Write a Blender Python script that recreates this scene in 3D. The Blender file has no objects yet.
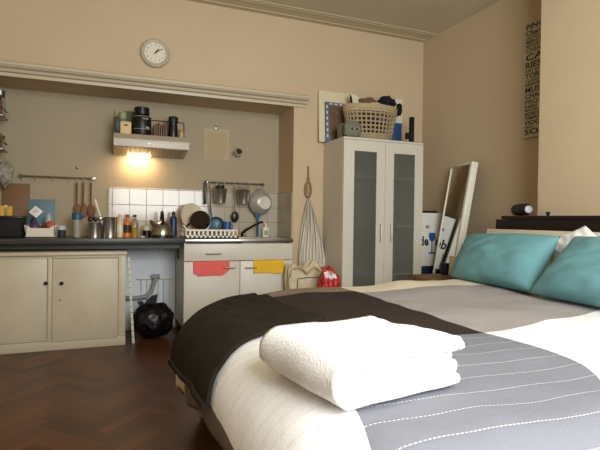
import bpy, bmesh, math, random
from mathutils import Vector, Matrix, noise as mnoise
random.seed(7)
S = bpy.context.scene
COL = S.collection
PI = math.pi
def V(*a): return Vector(a)
def lin(h):
    h = h.lstrip('#'); out = []
    for i in (0, 2, 4):
        c = int(h[i:i+2], 16) / 255
        out.append(c / 12.92 if c <= .04045 else ((c + .055) / 1.055) ** 2.4)
    return (*out, 1)

# ------------------------------------------------------------------ camera
yaw, pitch, roll = map(math.radians, (21.66, -.6386, .7886))
r_ = V(math.cos(yaw), -math.sin(yaw), 0); f0 = V(math.sin(yaw), math.cos(yaw), 0); u0 = V(0, 0, 1)
fw = f0 * math.cos(pitch) + u0 * math.sin(pitch); up = -f0 * math.sin(pitch) + u0 * math.cos(pitch)
rt = r_ * math.cos(roll) + up * math.sin(roll); up = -r_ * math.sin(roll) + up * math.cos(roll)
cd = bpy.data.cameras.new('camera'); cam = bpy.data.objects.new('camera', cd); COL.objects.link(cam)
cd.sensor_width = 36; cd.lens = 482.4 / 600 * 36; cd.clip_start = .02
cam.matrix_world = Matrix(((rt.x, up.x, -fw.x, 0), (rt.y, up.y, -fw.y, 0), (rt.z, up.z, -fw.z, 1.07), (0, 0, 0, 1)))
S.camera = cam
# ------------------------------------------------------------------ world, window light, exposure
w = bpy.data.worlds.new('world'); S.world = w; w.use_nodes = True
w.node_tree.nodes['Background'].inputs[0].default_value = (.75, .85, 1, 1)
w.node_tree.nodes['Background'].inputs[1].default_value = 1.0
def area(name, loc, rot, sx, sy, power, color):
    l = bpy.data.lights.new(name, 'AREA'); l.shape = 'RECTANGLE'; l.size = sx; l.size_y = sy
    l.energy = power; l.color = color
    o = bpy.data.objects.new(name, l); COL.objects.link(o); o.location = loc; o.rotation_euler = rot
    return o
area('window_daylight', (1.0, -.69, 1.95), (math.radians(90), 0, 0), 1.9, 1.75, 158, (.92, .965, 1))
S.view_settings.view_transform = 'Standard'; S.view_settings.look = 'None'
S.view_settings.exposure = 0.0; S.view_settings.gamma = 1; S.view_settings.use_curve_mapping = False

# ------------------------------------------------------------------ node helpers
class N:
    """number in a shader node tree, with arithmetic"""
    def __init__(s, t, sock): s.t, s.s = t, sock
    def op(s, o, b=None, c=None):
        n = s.t.nodes.new('ShaderNodeMath'); n.operation = o
        for i, v in enumerate((s, b, c)):
            if v is None: continue
            if isinstance(v, N): s.t.links.new(v.s, n.inputs[i])
            else: n.inputs[i].default_value = v
        return N(s.t, n.outputs[0])
    def __add__(s, b): return s.op('ADD', b)
    def __sub__(s, b): return s.op('SUBTRACT', b)
    def __mul__(s, b): return s.op('MULTIPLY', b)
    def __truediv__(s, b): return s.op('DIVIDE', b)
    def lt(s, b): return s.op('LESS_THAN', b)
    def gt(s, b): return s.op('GREATER_THAN', b)
    def floor(s): return s.op('FLOOR')
    def mod(s, b): return s.op('FLOORED_MODULO', b)
    def fract(s): return s.op('FRACT')
    def abs(s): return s.op('ABSOLUTE')
    def mn(s, b): return s.op('MINIMUM', b)
    def mx(s, b): return s.op('MAXIMUM', b)
def mixc(t, fac, a, b):
    n = t.nodes.new('ShaderNodeMix'); n.data_type = 'RGBA'
    for sock, v in ((n.inputs[0], fac), (n.inputs[6], a), (n.inputs[7], b)):
        if isinstance(v, N): t.links.new(v.s, sock)
        elif hasattr(v, 'is_output'): t.links.new(v, sock)
        else: sock.default_value = v
    return n.outputs[2]
def base_mat(name):
    m = bpy.data.materials.new(name); m.use_nodes = True
    t = m.node_tree; return m, t, t.nodes['Principled BSDF']
def coords(t, kind='Object'):
    return t.nodes.new('ShaderNodeTexCoord').outputs[kind]
def xyz(t, sock):
    n = t.nodes.new('ShaderNodeSeparateXYZ'); t.links.new(sock, n.inputs[0]); return [N(t, o) for o in n.outputs]
def noise(t, sock, scale, detail=3, rough=.55, dist=0):
    n = t.nodes.new('ShaderNodeTexNoise'); t.links.new(sock, n.inputs['Vector'])
    n.inputs['Scale'].default_value = scale; n.inputs['Detail'].default_value = detail
    n.inputs['Roughness'].default_value = rough; n.inputs['Distortion'].default_value = dist
    return N(t, n.outputs[0])
def bump(t, b, h, strength, dist=.01):
    n = t.nodes.new('ShaderNodeBump'); n.inputs['Strength'].default_value = strength; n.inputs['Distance'].default_value = dist
    t.links.new(h.s, n.inputs['Height']); t.links.new(n.outputs[0], b.inputs['Normal'])
_mats = {}
def mat(name, col, rough=.6, metal=0, var=.06, scale=12, bmp=0, bscale=60, sheen=0, trans=0, ior=1.45, emit=0, spec=.5, coat=0):
    """plain material whose colour wanders a little with a noise, plus a fine bump"""
    if name in _mats: return _mats[name]
    m, t, b = base_mat(name); c = lin(col); oc = coords(t)
    lo = tuple(x * (1 - var * 1.6) for x in c[:3]) + (1,); hi = tuple(min(1, x * (1 + var)) for x in c[:3]) + (1,)
    t.links.new(mixc(t, noise(t, oc, scale), lo, hi), b.inputs['Base Color'])
    b.inputs['Roughness'].default_value = rough; b.inputs['Metallic'].default_value = metal
    b.inputs['Sheen Weight'].default_value = sheen; b.inputs['Transmission Weight'].default_value = trans
    b.inputs['IOR'].default_value = ior; b.inputs['Specular IOR Level'].default_value = spec
    b.inputs['Coat Weight'].default_value = coat
    if emit:
        b.inputs['Emission Color'].default_value = c; b.inputs['Emission Strength'].default_value = emit
    if bmp: bump(t, b, noise(t, oc, bscale, 4), bmp)
    _mats[name] = m; return m

# ------------------------------------------------------------------ mesh helpers
class MB:
    def __init__(s): s.bm = bmesh.new(); s.uv = None
    def box(s, x0, x1, y0, y1, z0, z1, bev=0, mx=None, seg=2):
        m = Matrix.Translation(((x0+x1)/2, (y0+y1)/2, (z0+z1)/2)) @ Matrix.Diagonal((abs(x1-x0), abs(y1-y0), abs(z1-z0), 1))
        r = bmesh.ops.create_cube(s.bm, size=1, matrix=m); vs = r['verts']
        if bev:
            es = list({e for v in vs for e in v.link_edges})
            r2 = bmesh.ops.bevel(s.bm, geom=es, offset=bev, segments=seg, profile=.5, affect='EDGES')
            vs = list({v for f in r2['faces'] for v in f.verts} | {v for v in vs if v.is_valid})
        if mx is not None: bmesh.ops.transform(s.bm, matrix=mx, verts=vs)
        return s
    def tube(s, pts, r, seg=8, closed=False, cap=True):
        pts = [Vector(p) for p in pts]; n = len(pts); rings = []
        rr = r if isinstance(r, (list, tuple)) else [r] * n
        prev = None
        for i, p in enumerate(pts):
            if closed: d = pts[(i+1) % n] - pts[i-1]
            else: d = pts[min(i+1, n-1)] - pts[max(i-1, 0)]
            d.normalize()
            if prev is None:
                a = V(0, 0, 1) if abs(d.z) < .9 else V(1, 0, 0)
                x = d.cross(a).normalized()
            else:
                x = (prev - d * prev.dot(d)).normalized()
            prev = x; y = d.cross(x)
            rings.append([s.bm.verts.new(p + (x * math.cos(2*PI*k/seg) + y * math.sin(2*PI*k/seg)) * rr[i]) for k in range(seg)])
        for i in range(n if closed else n - 1):
            a, b = rings[i], rings[(i+1) % n]
            for k in range(seg): s.bm.faces.new((a[k], a[(k+1) % seg], b[(k+1) % seg], b[k]))
        if cap and not closed:
            s.bm.faces.new(rings[0][::-1]); s.bm.faces.new(rings[-1])
        return s
    def lathe(s, prof, c=(0, 0, 0), seg=28, mx=None, sy=1):
        M = Matrix.Translation(c) @ (mx or Matrix.Identity(4)); rings = []
        for r, z in prof:
            if r < 1e-6: rings.append([s.bm.verts.new(M @ V(0, 0, z))])
            else: rings.append([s.bm.verts.new(M @ V(r*math.cos(2*PI*k/seg), sy*r*math.sin(2*PI*k/seg), z)) for k in range(seg)])
        for a, b in zip(rings, rings[1:]):
            for k in range(seg):
                k2 = (k+1) % seg
                if len(a) == 1 and len(b) == 1: continue
                if len(a) == 1: s.bm.faces.new((a[0], b[k2], b[k]))
                elif len(b) == 1: s.bm.faces.new((a[k], a[k2], b[0]))
                else: s.bm.faces.new((a[k], a[k2], b[k2], b[k]))
        return s
    def prism(s, poly, axis, a, b):
        """polygon in the two other axes, pushed from a to b along axis"""
        def P(p, q):
            l = list(p); l.insert('xyz'.index(axis), q); return s.bm.verts.new(l)
        A = [P(p, a) for p in poly]; B = [P(p, b) for p in poly]; n = len(poly)
        s.bm.faces.new(A); s.bm.faces.new(B[::-1])
        for i in range(n): s.bm.faces.new((A[i], B[i], B[(i+1) % n], A[(i+1) % n]))
        return s
    def grid(s, fn, nu, nv, uv=None):
        vs = [[s.bm.verts.new(fn(i/nu, j/nv)) for j in range(nv+1)] for i in range(nu+1)]
        L = s.bm.loops.layers.uv.verify() if uv else None
        for i in range(nu):
            for j in range(nv):
                f = s.bm.faces.new((vs[i][j], vs[i+1][j], vs[i+1][j+1], vs[i][j+1]))
                if uv:
                    for l, (a, b) in zip(f.loops, ((i, j), (i+1, j), (i+1, j+1), (i, j+1))): l[L].uv = uv(a/nu, b/nv)
        return s
    def blob(s, c, rx, ry, rz, amp=.1, freq=3, sub=4, seed=0, power=2):
        r = bmesh.ops.create_icosphere(s.bm, subdivisions=sub, radius=1)
        for v in r['verts']:
            p = v.co.copy()
            k = 1 + amp * mnoise.fractal(p * freq + V(seed*7.3, seed*3.1, 1.7), 1, 2, 3)
            if power != 2:
                q = (abs(p.x)**power + abs(p.y)**power + abs(p.z)**power) ** (1/power); p /= q
            v.co = V(c[0] + p.x*rx*k, c[1] + p.y*ry*k, c[2] + p.z*rz*k)
        return s
    def xf(s, mx): bmesh.ops.transform(s.bm, matrix=mx, verts=s.bm.verts); return s
    def build(s, name, m, parent=None, smooth=35, origin=None, solid=0, sub=0, recalc=True):
        if recalc: bmesh.ops.recalc_face_normals(s.bm, faces=s.bm.faces)
        me = bpy.data.meshes.new(name); s.bm.to_mesh(me); s.bm.free()
        o = bpy.data.objects.new(name, me); COL.objects.link(o)
        if m: me.materials.append(m)
        if parent is not None:
            o.parent = parent; w0 = Vector(parent.get('_w', (0, 0, 0)))
            me.transform(Matrix.Translation(-w0)); o['_w'] = tuple(w0)
        else:
            co = [v.co for v in me.vertices]
            c = Vector(origin) if origin else V(*[(min(p[i] for p in co) + max(p[i] for p in co))/2 for i in (0, 1)], min(p.z for p in co))
            me.transform(Matrix.Translation(-c)); o.location = c; o['_w'] = tuple(c)
        if smooth:
            me.shade_smooth(); me.set_sharp_from_angle(angle=math.radians(smooth))
        if solid:
            md = o.modifiers.new('thickness', 'SOLIDIFY'); md.thickness = solid; md.offset = -1
        if sub:
            md = o.modifiers.new('smooth', 'SUBSURF'); md.levels = sub; md.render_levels = sub
        return o
def tag(o, label, cat, group=None):
    o['label'] = label; o['category'] = cat
    if group: o['group'] = group
    return o
def thing(name, label, cat, loc, group=None):
    o = bpy.data.objects.new(name, None); COL.objects.link(o); o.location = loc; o['_w'] = tuple(loc)
    o.empty_display_size = .05
    return tag(o, label, cat, group)
def one(name, mb, m, label, cat, group=None, **k): return tag(mb.build(name, m, None, **k), label, cat, group)
def struct(name, mb, m, **k):
    o = mb.build(name, m, None, **k); o['kind'] = 'structure'; return o
def text(body, size, mx, m, parent, name='lettering', align='LEFT', sx=1, bold=0, thick=.0006):
    c = bpy.data.curves.new(name, 'FONT'); c.body = body; c.size = size; c.align_x = align; c.extrude = thick; c.offset = bold
    c.resolution_u = 2
    o = bpy.data.objects.new(name, c); COL.objects.link(o)
    dg = bpy.context.evaluated_depsgraph_get(); me = bpy.data.meshes.new_from_object(o.evaluated_get(dg))
    bpy.data.objects.remove(o); me.name = name
    me.transform(Matrix.Translation(-Vector(parent['_w'])) @ mx @ Matrix.Diagonal((sx, 1, 1, 1)))
    me.materials.clear(); me.materials.append(m)
    ob = bpy.data.objects.new(name, me); COL.objects.link(ob); ob.parent = parent; ob['_w'] = parent['_w']
    return ob
def frame(o, xaxis, yaxis):
    x = Vector(xaxis).normalized(); y = Vector(yaxis).normalized(); z = x.cross(y)
    return Matrix(((x.x, y.x, z.x, o[0]), (x.y, y.y, z.y, o[1]), (x.z, y.z, z.z, o[2]), (0, 0, 0, 1)))
def arc(c, r, a0, a1, n, plane='xz'):
    out = []
    for i in range(n+1):
        a = math.radians(a0 + (a1-a0)*i/n); u, v = r*math.cos(a), r*math.sin(a)
        out.append(V(c[0]+u, c[1], c[2]+v) if plane == 'xz' else V(c[0], c[1]+u, c[2]+v) if plane == 'yz' else V(c[0]+u, c[1]+v, c[2]))
    return out

# ------------------------------------------------------------------ materials
WALL = mat('cream_wall_paint', 'c4ae8d', .85, var=.05, scale=2.2, bmp=.12, bscale=35)
CEIL = mat('ceiling_paint', 'cabd9e', .9, var=.04, scale=2)
TRIM = mat('cream_gloss_trim', 'bfb093', .4, var=.05, scale=5)
CREAM = mat('old_cream_cabinet_paint', 'c3b699', .42, var=.1, scale=6, bmp=.08, bscale=14)
WHITE = mat('white_laminate', 'cfc7b6', .4, var=.03, scale=4)
WHITE2 = mat('white_plastic', 'e6e1d4', .45, var=.04)
STEEL = mat('brushed_steel', 'b9b5ad', .28, 1, var=.08, scale=40)
DSTEEL = mat('darker_steel', '8a867e', .35, 1, var=.1, scale=30)
BLACK = mat('black_plastic', '0f0f10', .35, var=.2)
COUNTER = mat('dark_grey_worktop', '3a3834', .38, var=.25, scale=60)
WOOD = mat('spoon_wood', '7b5334', .6, var=.2, scale=20)
DARKWOOD = mat('dark_brown_wood', '1f1510', .5, var=.25, scale=8, spec=.3)
GLASS = mat('clear_glass', 'f2f2ee', .05, trans=1, var=0)
BLUE = mat('blue_plastic', '1d4f86', .4)
NAVY = mat('navy_plastic', '16244a', .45)
def floor_mat():
    m, t, b = base_mat('herringbone_parquet')
    oc = coords(t); X, Y, _ = xyz(t, oc)
    W, n = .075, 5
    a = 1/(math.sqrt(2)*W)
    x = (X + Y) * a; y = (Y - X) * a
    i, j = x.floor(), y.floor(); fx, fy = x.fract(), y.fract()
    k = (i - j).mod(2*n); hor = k.lt(n - .5); ver = hor * -1 + 1
    idx = hor * (i - k) + ver * i
    idy = hor * j + ver * (j + k - n)
    cmb = t.nodes.new('ShaderNodeCombineXYZ')
    for q, v in enumerate((idx, idy, hor)): t.links.new(v.s, cmb.inputs[q])
    wn = t.nodes.new('ShaderNodeTexWhiteNoise'); t.links.new(cmb.outputs[0], wn.inputs[0]); rnd = N(t, wn.outputs[0])
    # position across and along a plank
    across = hor * fy + ver * fx
    along = hor * (k + fx) + ver * (k * -1 + (2*n - 1) + fy)
    e1 = across.mn(across * -1 + 1); e2 = along.mn(along * -1 + n)
    gap = e1.mn(e2).lt(.022)
    gv = t.nodes.new('ShaderNodeCombineXYZ')
    for q, v in enumerate((along * .35 + rnd * 37, across * 6, rnd * 11)): t.links.new(v.s, gv.inputs[q])
    grain = noise(t, gv.outputs[0], 1.6, 4)
    r = t.nodes.new('ShaderNodeValToRGB'); t.links.new((rnd * .8 + grain * .35 - .08).s, r.inputs[0])
    els = r.color_ramp.elements
    els[0].position = 0; els[0].color = lin('36200f'); els[1].position = 1; els[1].color = lin('6a3c22')
    for p, c in ((.12, '442818'), (.3, '53301c'), (.7, '5e361f')):
        e = els.new(p); e.color = lin(c)
    t.links.new(mixc(t, gap, r.outputs[0], lin('2a160d')), b.inputs['Base Color'])
    b.inputs['Roughness'].default_value = .36; b.inputs['Specular IOR Level'].default_value = .4
    bump(t, b, grain * .3 - gap, .15, .003)
    return m
def tile_mat():
    m, t, b = base_mat('white_wall_tiles')
    X, Y, Z = xyz(t, coords(t))
    u = ((X + Y) / .152).fract(); v = ((Z + .028) / .152).fract()
    e = (u.mn(u * -1 + 1)).mn(v.mn(v * -1 + 1)); g = e.lt(.016)
    t.links.new(mixc(t, g, lin('b3a893'), lin('7f7562')), b.inputs['Base Color'])
    t.links.new((g * .6 + .12).s, b.inputs['Roughness'])
    bump(t, b, g * -1, .4, .003)
    return m
def duvet_mat():
    m, t, b = base_mat('patchwork_duvet_cotton')
    uvs = coords(t, 'UV'); U, Vv, _ = xyz(t, uvs)
    wob = noise(t, uvs, 3, 2) * .03 - .015
    u, v = U + wob, Vv + wob
    white, grey, brown, taupe, cream = map(lin, ('f3f1ee', '7e7f86', '32271f', '8a7966', 'e6dac2'))
    sag = (v * -1 + 1.15).mx(0)
    foot = (u - v.mn(1.0) * .31).lt(.215); mid = (u + sag * sag * 1.6).lt(1.325)
    near = v.lt(1.43); nearup = (v - u * .18).lt(1.195)
    fine = noise(t, uvs, 240, 2)
    # upper column
    cup = mixc(t, v.gt(2.40), mixc(t, nearup, lin('a29c99'), white), cream)
    cmid = mixc(t, v.gt(2.46), mixc(t, near, brown, grey), taupe)
    skirt = u.lt(.215)
    cfoot = mixc(t, skirt, white, mixc(t, v.gt(2.0), lin('776f68'), cream))
    c = mixc(t, mid, cup, mixc(t, foot, cmid, cfoot))
    # running stitches along the length of the bed
    def lines(sp, w):
        f = ((v + noise(t, uvs, 9, 2) * .004) / sp).fract(); return (f - .5).abs().lt(w / sp)
    dash = (U / .011).fract().lt(.62)
    midmask = mid * (foot * -1 + 1) * near; ftmask = foot * (skirt * -1 + 1)
    st = lines(.088, .0011) * dash * midmask
    st2 = lines(.05, .0022) * ftmask
    c = mixc(t, st, c, lin('e9e6e0'))
    c = mixc(t, st2 * .25, c, lin('c9bda6'))
    c2 = mixc(t, fine * .13, c, lin('77726e'))
    keep = (midmask.mx(mid * (foot * -1 + 1))).mx((mid * -1 + 1) * (nearup * -1 + 1))
    t.links.new(mixc(t, keep, c, c2), b.inputs['Base Color'])
    b.inputs['Roughness'].default_value = .9; b.inputs['Specular IOR Level'].default_value = .1
    big = noise(t, uvs, 7, 3)
    groove = (lines(.088, .005) * midmask + lines(.05, .005) * ftmask) * -1
    bump(t, b, groove * .6 + fine * .25 + big * 1.2, .55, .008)
    return m

# ------------------------------------------------------------------ room shell
ZC = 3.01; XR = 3.16; XL = -1.75; YF = -.65; YB = 4.4; YA = 4.84; XA = -.92; XJ = 1.668; ZS = 2.175
struct('floor', MB().box(XL, XR, YF, YA, -.06, 0), floor_mat(), smooth=0, origin=(0, 0, 0))
struct('ceiling', MB().box(XL, XR, YF, YB, ZC, ZC+.06), CEIL, smooth=0)
wb = MB().prism([(XL, 0), (XA, 0), (XA, ZS), (XJ, ZS), (XJ, 0), (XR, 0), (XR, ZC), (XL, ZC)], 'y', YB, YA)
struct('wall_back', wb, WALL, smooth=0)
struct('wall_alcove', MB().box(XA, XJ, YA, YA+.06, 0, ZS), mat('alcove_wall_shaded_paint', 'a99a7f', .85, var=.05, scale=2.2, bmp=.12, bscale=35), smooth=0)  # greyer paint, with the shade of the recess darkened into its colour
struct('wall_right', MB().box(XR, XR+.1, YF, YB, 0, ZC), WALL, smooth=0)
struct('wall_left', MB().box(XL-.1, XL, YF, YB, 0, ZC), WALL, smooth=0)
wr = MB().box(XL, 0, YF-.1, YF, 0, ZC).box(2.0, XR, YF-.1, YF, 0, ZC).box(0, 2.0, YF-.1, YF, 0, 1.03).box(0, 2.0, YF-.1, YF, 2.87, ZC)
struct('wall_rear', wr, WALL, smooth=0)
wf = MB()
for a in (0, .98, 1.96): wf.box(a, a+.04, YF-.09, YF-.05, 1.03, 2.87)
for a in (1.03, 2.83): wf.box(0, 2.0, YF-.09, YF-.05, a, a+.04)
struct('window_1', wf, WHITE, smooth=0)
struct('wall_chimney_breast', MB().box(2.78, XR, .9, 2.522, 0, ZC, .006), WALL, smooth=0)
# ledge moulding over the alcove, ceiling beads, tiles, skirting
prof = [(YB, 2.165), (YB-.02, 2.165), (YB-.025, 2.19), (YB-.05, 2.195), (YB-.06, 2.215), (YB-.085, 2.222), (YB-.1, 2.238), (YB-.1, 2.258), (YB-.085, 2.268), (YB, 2.268)]
struct('trim_1', MB().prism(prof, 'x', XA-.6, 1.79), TRIM, smooth=0)
tb = MB()
for y in (4.33, 4.19, 4.15): tb.box(XL, XR, y-.008, y+.008, ZC-.006, ZC, .002)
struct('trim_2', tb, CEIL, smooth=0)
struct('trim_3', MB().box(.0, XJ, YA-.008, YA, .86, 1.348).box(XJ-.008, XJ, YB+.01, YA-.008, .86, 1.348), tile_mat(), smooth=0, origin=(0, 0, 0))
struct('trim_4', MB().box(.15, .612, YA-.006, YA, 0, .846), mat('bluish_white_panel', 'd3d6d6', .7), smooth=0)
struct('baseboard_back', MB().box(XJ+.0, 1.99, YB-.015, YB, 0, .12, .003), TRIM, smooth=0)
struct('baseboard_right', MB().box(XR-.015, XR, 2.53, YB-.02, 0, .12, .003), TRIM, smooth=0)

# ------------------------------------------------------------------ old cream cabinet
cb = thing('base_cabinet', 'old cream painted low cabinet with two dark knobs under the worktop', 'cabinet', (-.38, 4.55, 0))
c = MB().box(-.9, .138, 4.30, 4.8, 0, .755)
c.box(-.9, .14, 4.285, 4.3, 0, .075, .002)
c.build('carcass', CREAM, cb)
c = MB().box(-.9, .148, 4.265, 4.8, .756, .785, .006); c.build('cabinet_top', CREAM, cb)
fr = MB().box(-.445, -.413, 4.283, 4.3, .06, .74, .003).box(.082, .138, 4.288, 4.3, .076, .755, .002).box(-.413, .082, 4.288, 4.3, .735, .755, .001)
fr.build('face_frame', CREAM, cb)
d = MB().box(-.41, .078, 4.272, 4.299, .07, .73, .004).build('door', CREAM, cb)
def knob(x, z, par, y=4.272):
    return MB().lathe([(0, 0), (.006, 0), (.006, .012), (.014, .016), (.015, .024), (.01, .03), (0, .031)], (x, y, z), 16, Matrix.Rotation(PI/2, 4, 'X')).build('knob', BLACK, par)
knob(-.341, .538, d)
MB().lathe([(0, 0), (.006, 0), (.006, .002), (0, .002)], (-.356, 4.272, .40), 10, Matrix.Rotation(PI/2, 4, 'X')).build('keyhole', DARKWOOD, d)
d2 = MB().box(-.895, -.449, 4.285, 4.299, .078, .735, .003).build('door', CREAM, cb); knob(-.454-.0, .541, d2, 4.285)

# ------------------------------------------------------------------ worktop
wt = MB().box(XA, .612, 4.262, YA-.009, .848, .893, .004)
wk = thing('worktop', 'dark grey worktop running from the left over the cream cabinet', 'worktop', (-.15, 4.55, .848))
wt.build('slab', COUNTER, wk)
MB().box(XA, .6, 4.40, 4.43, .80, .848).build('support_rail', COUNTER, wk)
MB().tube([(.585, 4.42, .845), (.585, 4.46, .76), (.592, 4.47, .70)], .008, 6).build('bracket', BLACK, wk)

# ------------------------------------------------------------------ sink unit
sk = thing('sink_unit', 'white kitchen sink cabinet with drawer front, doors and steel sink top', 'cabinet', (1.14, 4.55, 0))
sc = MB().box(.614, .632, 4.272, 4.8, .1, .855).box(1.597, 1.612, 4.272, 4.8, .1, .855).box(.632, 1.597, 4.78, 4.8, .1, .855).box(.632, 1.597, 4.29, 4.78, .1, .118).box(.632, 1.597, 4.33, 4.35, 0, .1)
sc.box(.632, 1.597, 4.28, 4.78, .69, .706); sc.build('carcass', WHITE, sk)
def handle(x0, x1, z, par, y=4.25):
    MB().tube([(x0, y, z), (x0, y-.022, z), (x0+.006, y-.027, z), (x1-.006, y-.027, z), (x1, y-.022, z), (x1, y, z)], .0055, 8).build('handle', STEEL, par)
dw = MB().box(.612, 1.614, 4.252, 4.271, .694, .846, .003).build('drawer', WHITE, sk); handle(.805, .93, .758, dw, 4.252)
dl = MB().box(.612, 1.109, 4.252, 4.271, .105, .688, .003).build('door', WHITE, sk); handle(.96, 1.06, .63, dl, 4.252)
dr = MB().box(1.113, 1.614, 4.252, 4.271, .105, .688, .003).build('door', WHITE, sk); handle(1.16, 1.26, .627, dr, 4.252)
st = MB()
st.box(.613, 1.617, 4.235, 4.30, .856, .888, .006)
st.box(.613, 1.617, 4.72, YA-.01, .856, .888, .004).box(.613, 1.14, 4.29, 4.73, .872, .886).box(1.57, 1.617, 4.29, 4.73, .872, .886)
st.build('sink_top', STEEL, sk)
bw = MB().box(1.14, 1.57, 4.30, 4.72, .72, .725).box(1.14, 1.146, 4.30, 4.72, .72, .884).box(1.564, 1.57, 4.30, 4.72, .72, .884).box(1.14, 1.57, 4.30, 4.306, .72, .884).box(1.14, 1.57, 4.714, 4.72, .72, .884)
bw.build('basin', STEEL, sk)
# faucet
fc = MB().lathe([(0, 0), (.026, 0), (.026, .012), (.016, .02), (.016, .06), (0, .062)], (1.28, 4.765, .888), 18)
fcT = thing('faucet', 'dark mixer tap with slanted spout behind the sink basin', 'faucet', (1.28, 4.765, .888))
fc.build('tap_base', DSTEEL, fcT)
MB().tube([(1.25, 4.76, .905), (1.27, 4.72, .945), (1.35, 4.62, 1.01), (1.405, 4.55, 1.045), (1.41, 4.545, 1.03)], [.012, .012, .011, .011, .010], 10).build('spout', BLACK, fcT)
MB().tube([(1.28, 4.765, .95), (1.30, 4.765, .975), (1.34, 4.75, .985)], .007, 8).build('lever', DSTEEL, fcT)

# cloths hung over the sink doors
def cloth(name, x0, x1, zt, zb, m, label, cut):
    def fn(a, b):
        x = x0 + (x1-x0)*a; s = b
        y = 4.244 - .006*math.sin(a*9) * b - .004
        z = zt - (zt-zb)*s
        if cut == 1: z = max(z, zb + .05*max(0, (a-.78)/.22) + .03*max(0, (.14-a)/.14))
        else: z += .006*math.sin(a*6)
        if b < .08: y = 4.244 + .026*(1 - b/.08) - .004
        if b < .08: z = zt
        return V(x, y - .001, z + .004*mnoise.noise(V(a*4, b*3, x0)))
    return one(name, MB().grid(fn, 30, 20), m, label, 'cloth', solid=.003)
PINK = mat('pink_cleaning_cloth', 'e8675f', .95, bmp=.3, bscale=300)
YEL = mat('yellow_cleaning_cloth', 'e9b62c', .95, bmp=.3, bscale=300)
cloth('dish_cloth', .69, 1.01, .692, .562, PINK, 'salmon pink cloth hung over the left sink door', 1)
cloth('dish_cloth', 1.235, 1.53, .692, .573, YEL, 'yellow cloth hung over the right sink door', 0)

# ------------------------------------------------------------------ under the worktop
wire = MB().tube([(.26, 4.80, .49), (.575, 4.80, .487), (.598, 4.80, .46), (.60, 4.80, .02)], .008, 8)
for i in range(6): wire.tube([(.30+.052*i, 4.80, .485), (.30+.052*i, 4.80, .02)], .004, 6)
wire.tube([(.30, 4.80, .03), (.60, 4.80, .03)], .006, 6)
one('wire_rack', wire, WHITE2, 'white wire rack with upright bars standing against the alcove wall', 'rack')
pp = MB().tube([(.18, 4.765, .315), (.27, 4.765, .315), (.34, 4.765, .325), (.385, 4.765, .37), (.405, 4.765, .43), (.42, 4.765, .487), (.43, 4.765, .497)], .019, 12)
pp.tube([(.385, 4.765, .51), (.46, 4.765, .51)], .021, 12)
pp.tube([(.18, 4.765, .315), (.16, 4.79, .315), (.155, 4.838, .315)], .019, 12)
one('drain_pipe', pp, mat('grey_pvc', '8f908c', .5), 'grey plastic drain pipe bending upward in front of white wire rack', 'pipe')
brd = thing('folding_board', 'narrow white slatted board leaning beside the cream cabinet', 'board', (.185, 4.32, 0))
m, t_, b_ = base_mat('slatted_white_board'); X_, Y_, Z_ = xyz(t_, coords(t_))
t_.links.new(mixc(t_, (Z_ * 19).fract().lt(.14), lin('cfcabd'), lin('8d8577')), b_.inputs['Base Color']); b_.inputs['Roughness'].default_value = .6
MB().prism([(.195, 0), (.216, 0), (.168, .74), (.152, .74)], 'y', 4.30, 4.335).build('board', m, brd)
tbg = MB().blob((.375, 4.46, .155), .18, .15, .16, .10, 2.0, 5, 3)
for v in tbg.bm.verts: v.co.z = max(.004, v.co.z)
bagT = thing('trash_bag', 'black plastic rubbish bag with a tied top on the floor', 'bag', (.375, 4.46, 0))
TB = mat('black_bin_liner', '08080a', .36, var=.1, bmp=.35, bscale=9); tbg.build('bag', TB, bagT, smooth=80)
e = MB().prism([(.27, .27), (.33, .28), (.40, .30), (.41, .39), (.36, .375), (.325, .345)], 'y', 4.43, 4.46)
e.prism([(.27, .27), (.24, .33), (.28, .335), (.32, .29)], 'y', 4.43, 4.455)
e.build('tied_ear', TB, bagT, smooth=0)

# ------------------------------------------------------------------ things on the worktop
ZT = .894
bx = MB().box(-.885, -.65, 4.42, 4.68, ZT, 1.06, .018)
bb = thing('storage_box', 'black box at the left end of the worktop', 'box', (-.76, 4.55, ZT))
bx.build('body', mat('black_fabric_box', '141312', .8, bmp=.3), bb)
MB().box(-.89, -.645, 4.415, 4.685, 1.045, 1.068, .008).build('rim', BLACK, bb)
one('spice_jar', MB().lathe([(0, 0), (.022, 0), (.022, .07), (.018, .08), (0, .082)], (-.80, 4.5, 1.069), 16), mat('amber_paper', 'd8a23c', .6), 'amber yellow pot standing on the black box', 'jar')
one('spice_jar', MB().box(-.762, -.722, 4.47, 4.51, 1.069, 1.145, .004), mat('yellow_carton', 'cf9b33', .6), 'small yellow carton standing on the black box beside the brown board', 'carton')
one('milk_carton', MB().box(-.79, -.772, 4.55, 4.60, 1.069, 1.155, .003), WHITE2, 'thin white carton standing on the black box', 'carton')
one('bottle', MB().lathe([(0, 0), (.028, 0), (.03, .09), (.016, .13), (.014, .17), (0, .172)], (-.853, 4.52, 1.069), 16), BLACK, 'black bottle standing on the black box at the alcove wall', 'bottle')
def leaning(name, x0, x1, z1, m, label, y=4.80, lean=.03, z0=ZT, t=.012):
    mb = MB().box(x0, x1, -t/2, t/2, 0, z1-z0, .004)
    a = math.atan2(lean, z1-z0)
    mb.xf(Matrix.Translation((0, y - lean, z0+t*.5*math.sin(a))) @ Matrix.Rotation(-a, 4, 'X'))
    return one(name, mb, m, label, 'board')
leaning('chopping_board', -.85, -.642, 1.352, mat('brown_board', '7d5a38', .6, var=.15), 'brown wooden board leaning on the wall under the left rail', y=4.815)
leaning('chopping_board', -.655, -.444, 1.217, mat('blue_board', '5f7d88', .5, var=.08), 'greyish blue board leaning on the wall behind the cream basket', y=4.80, lean=.03)
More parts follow.
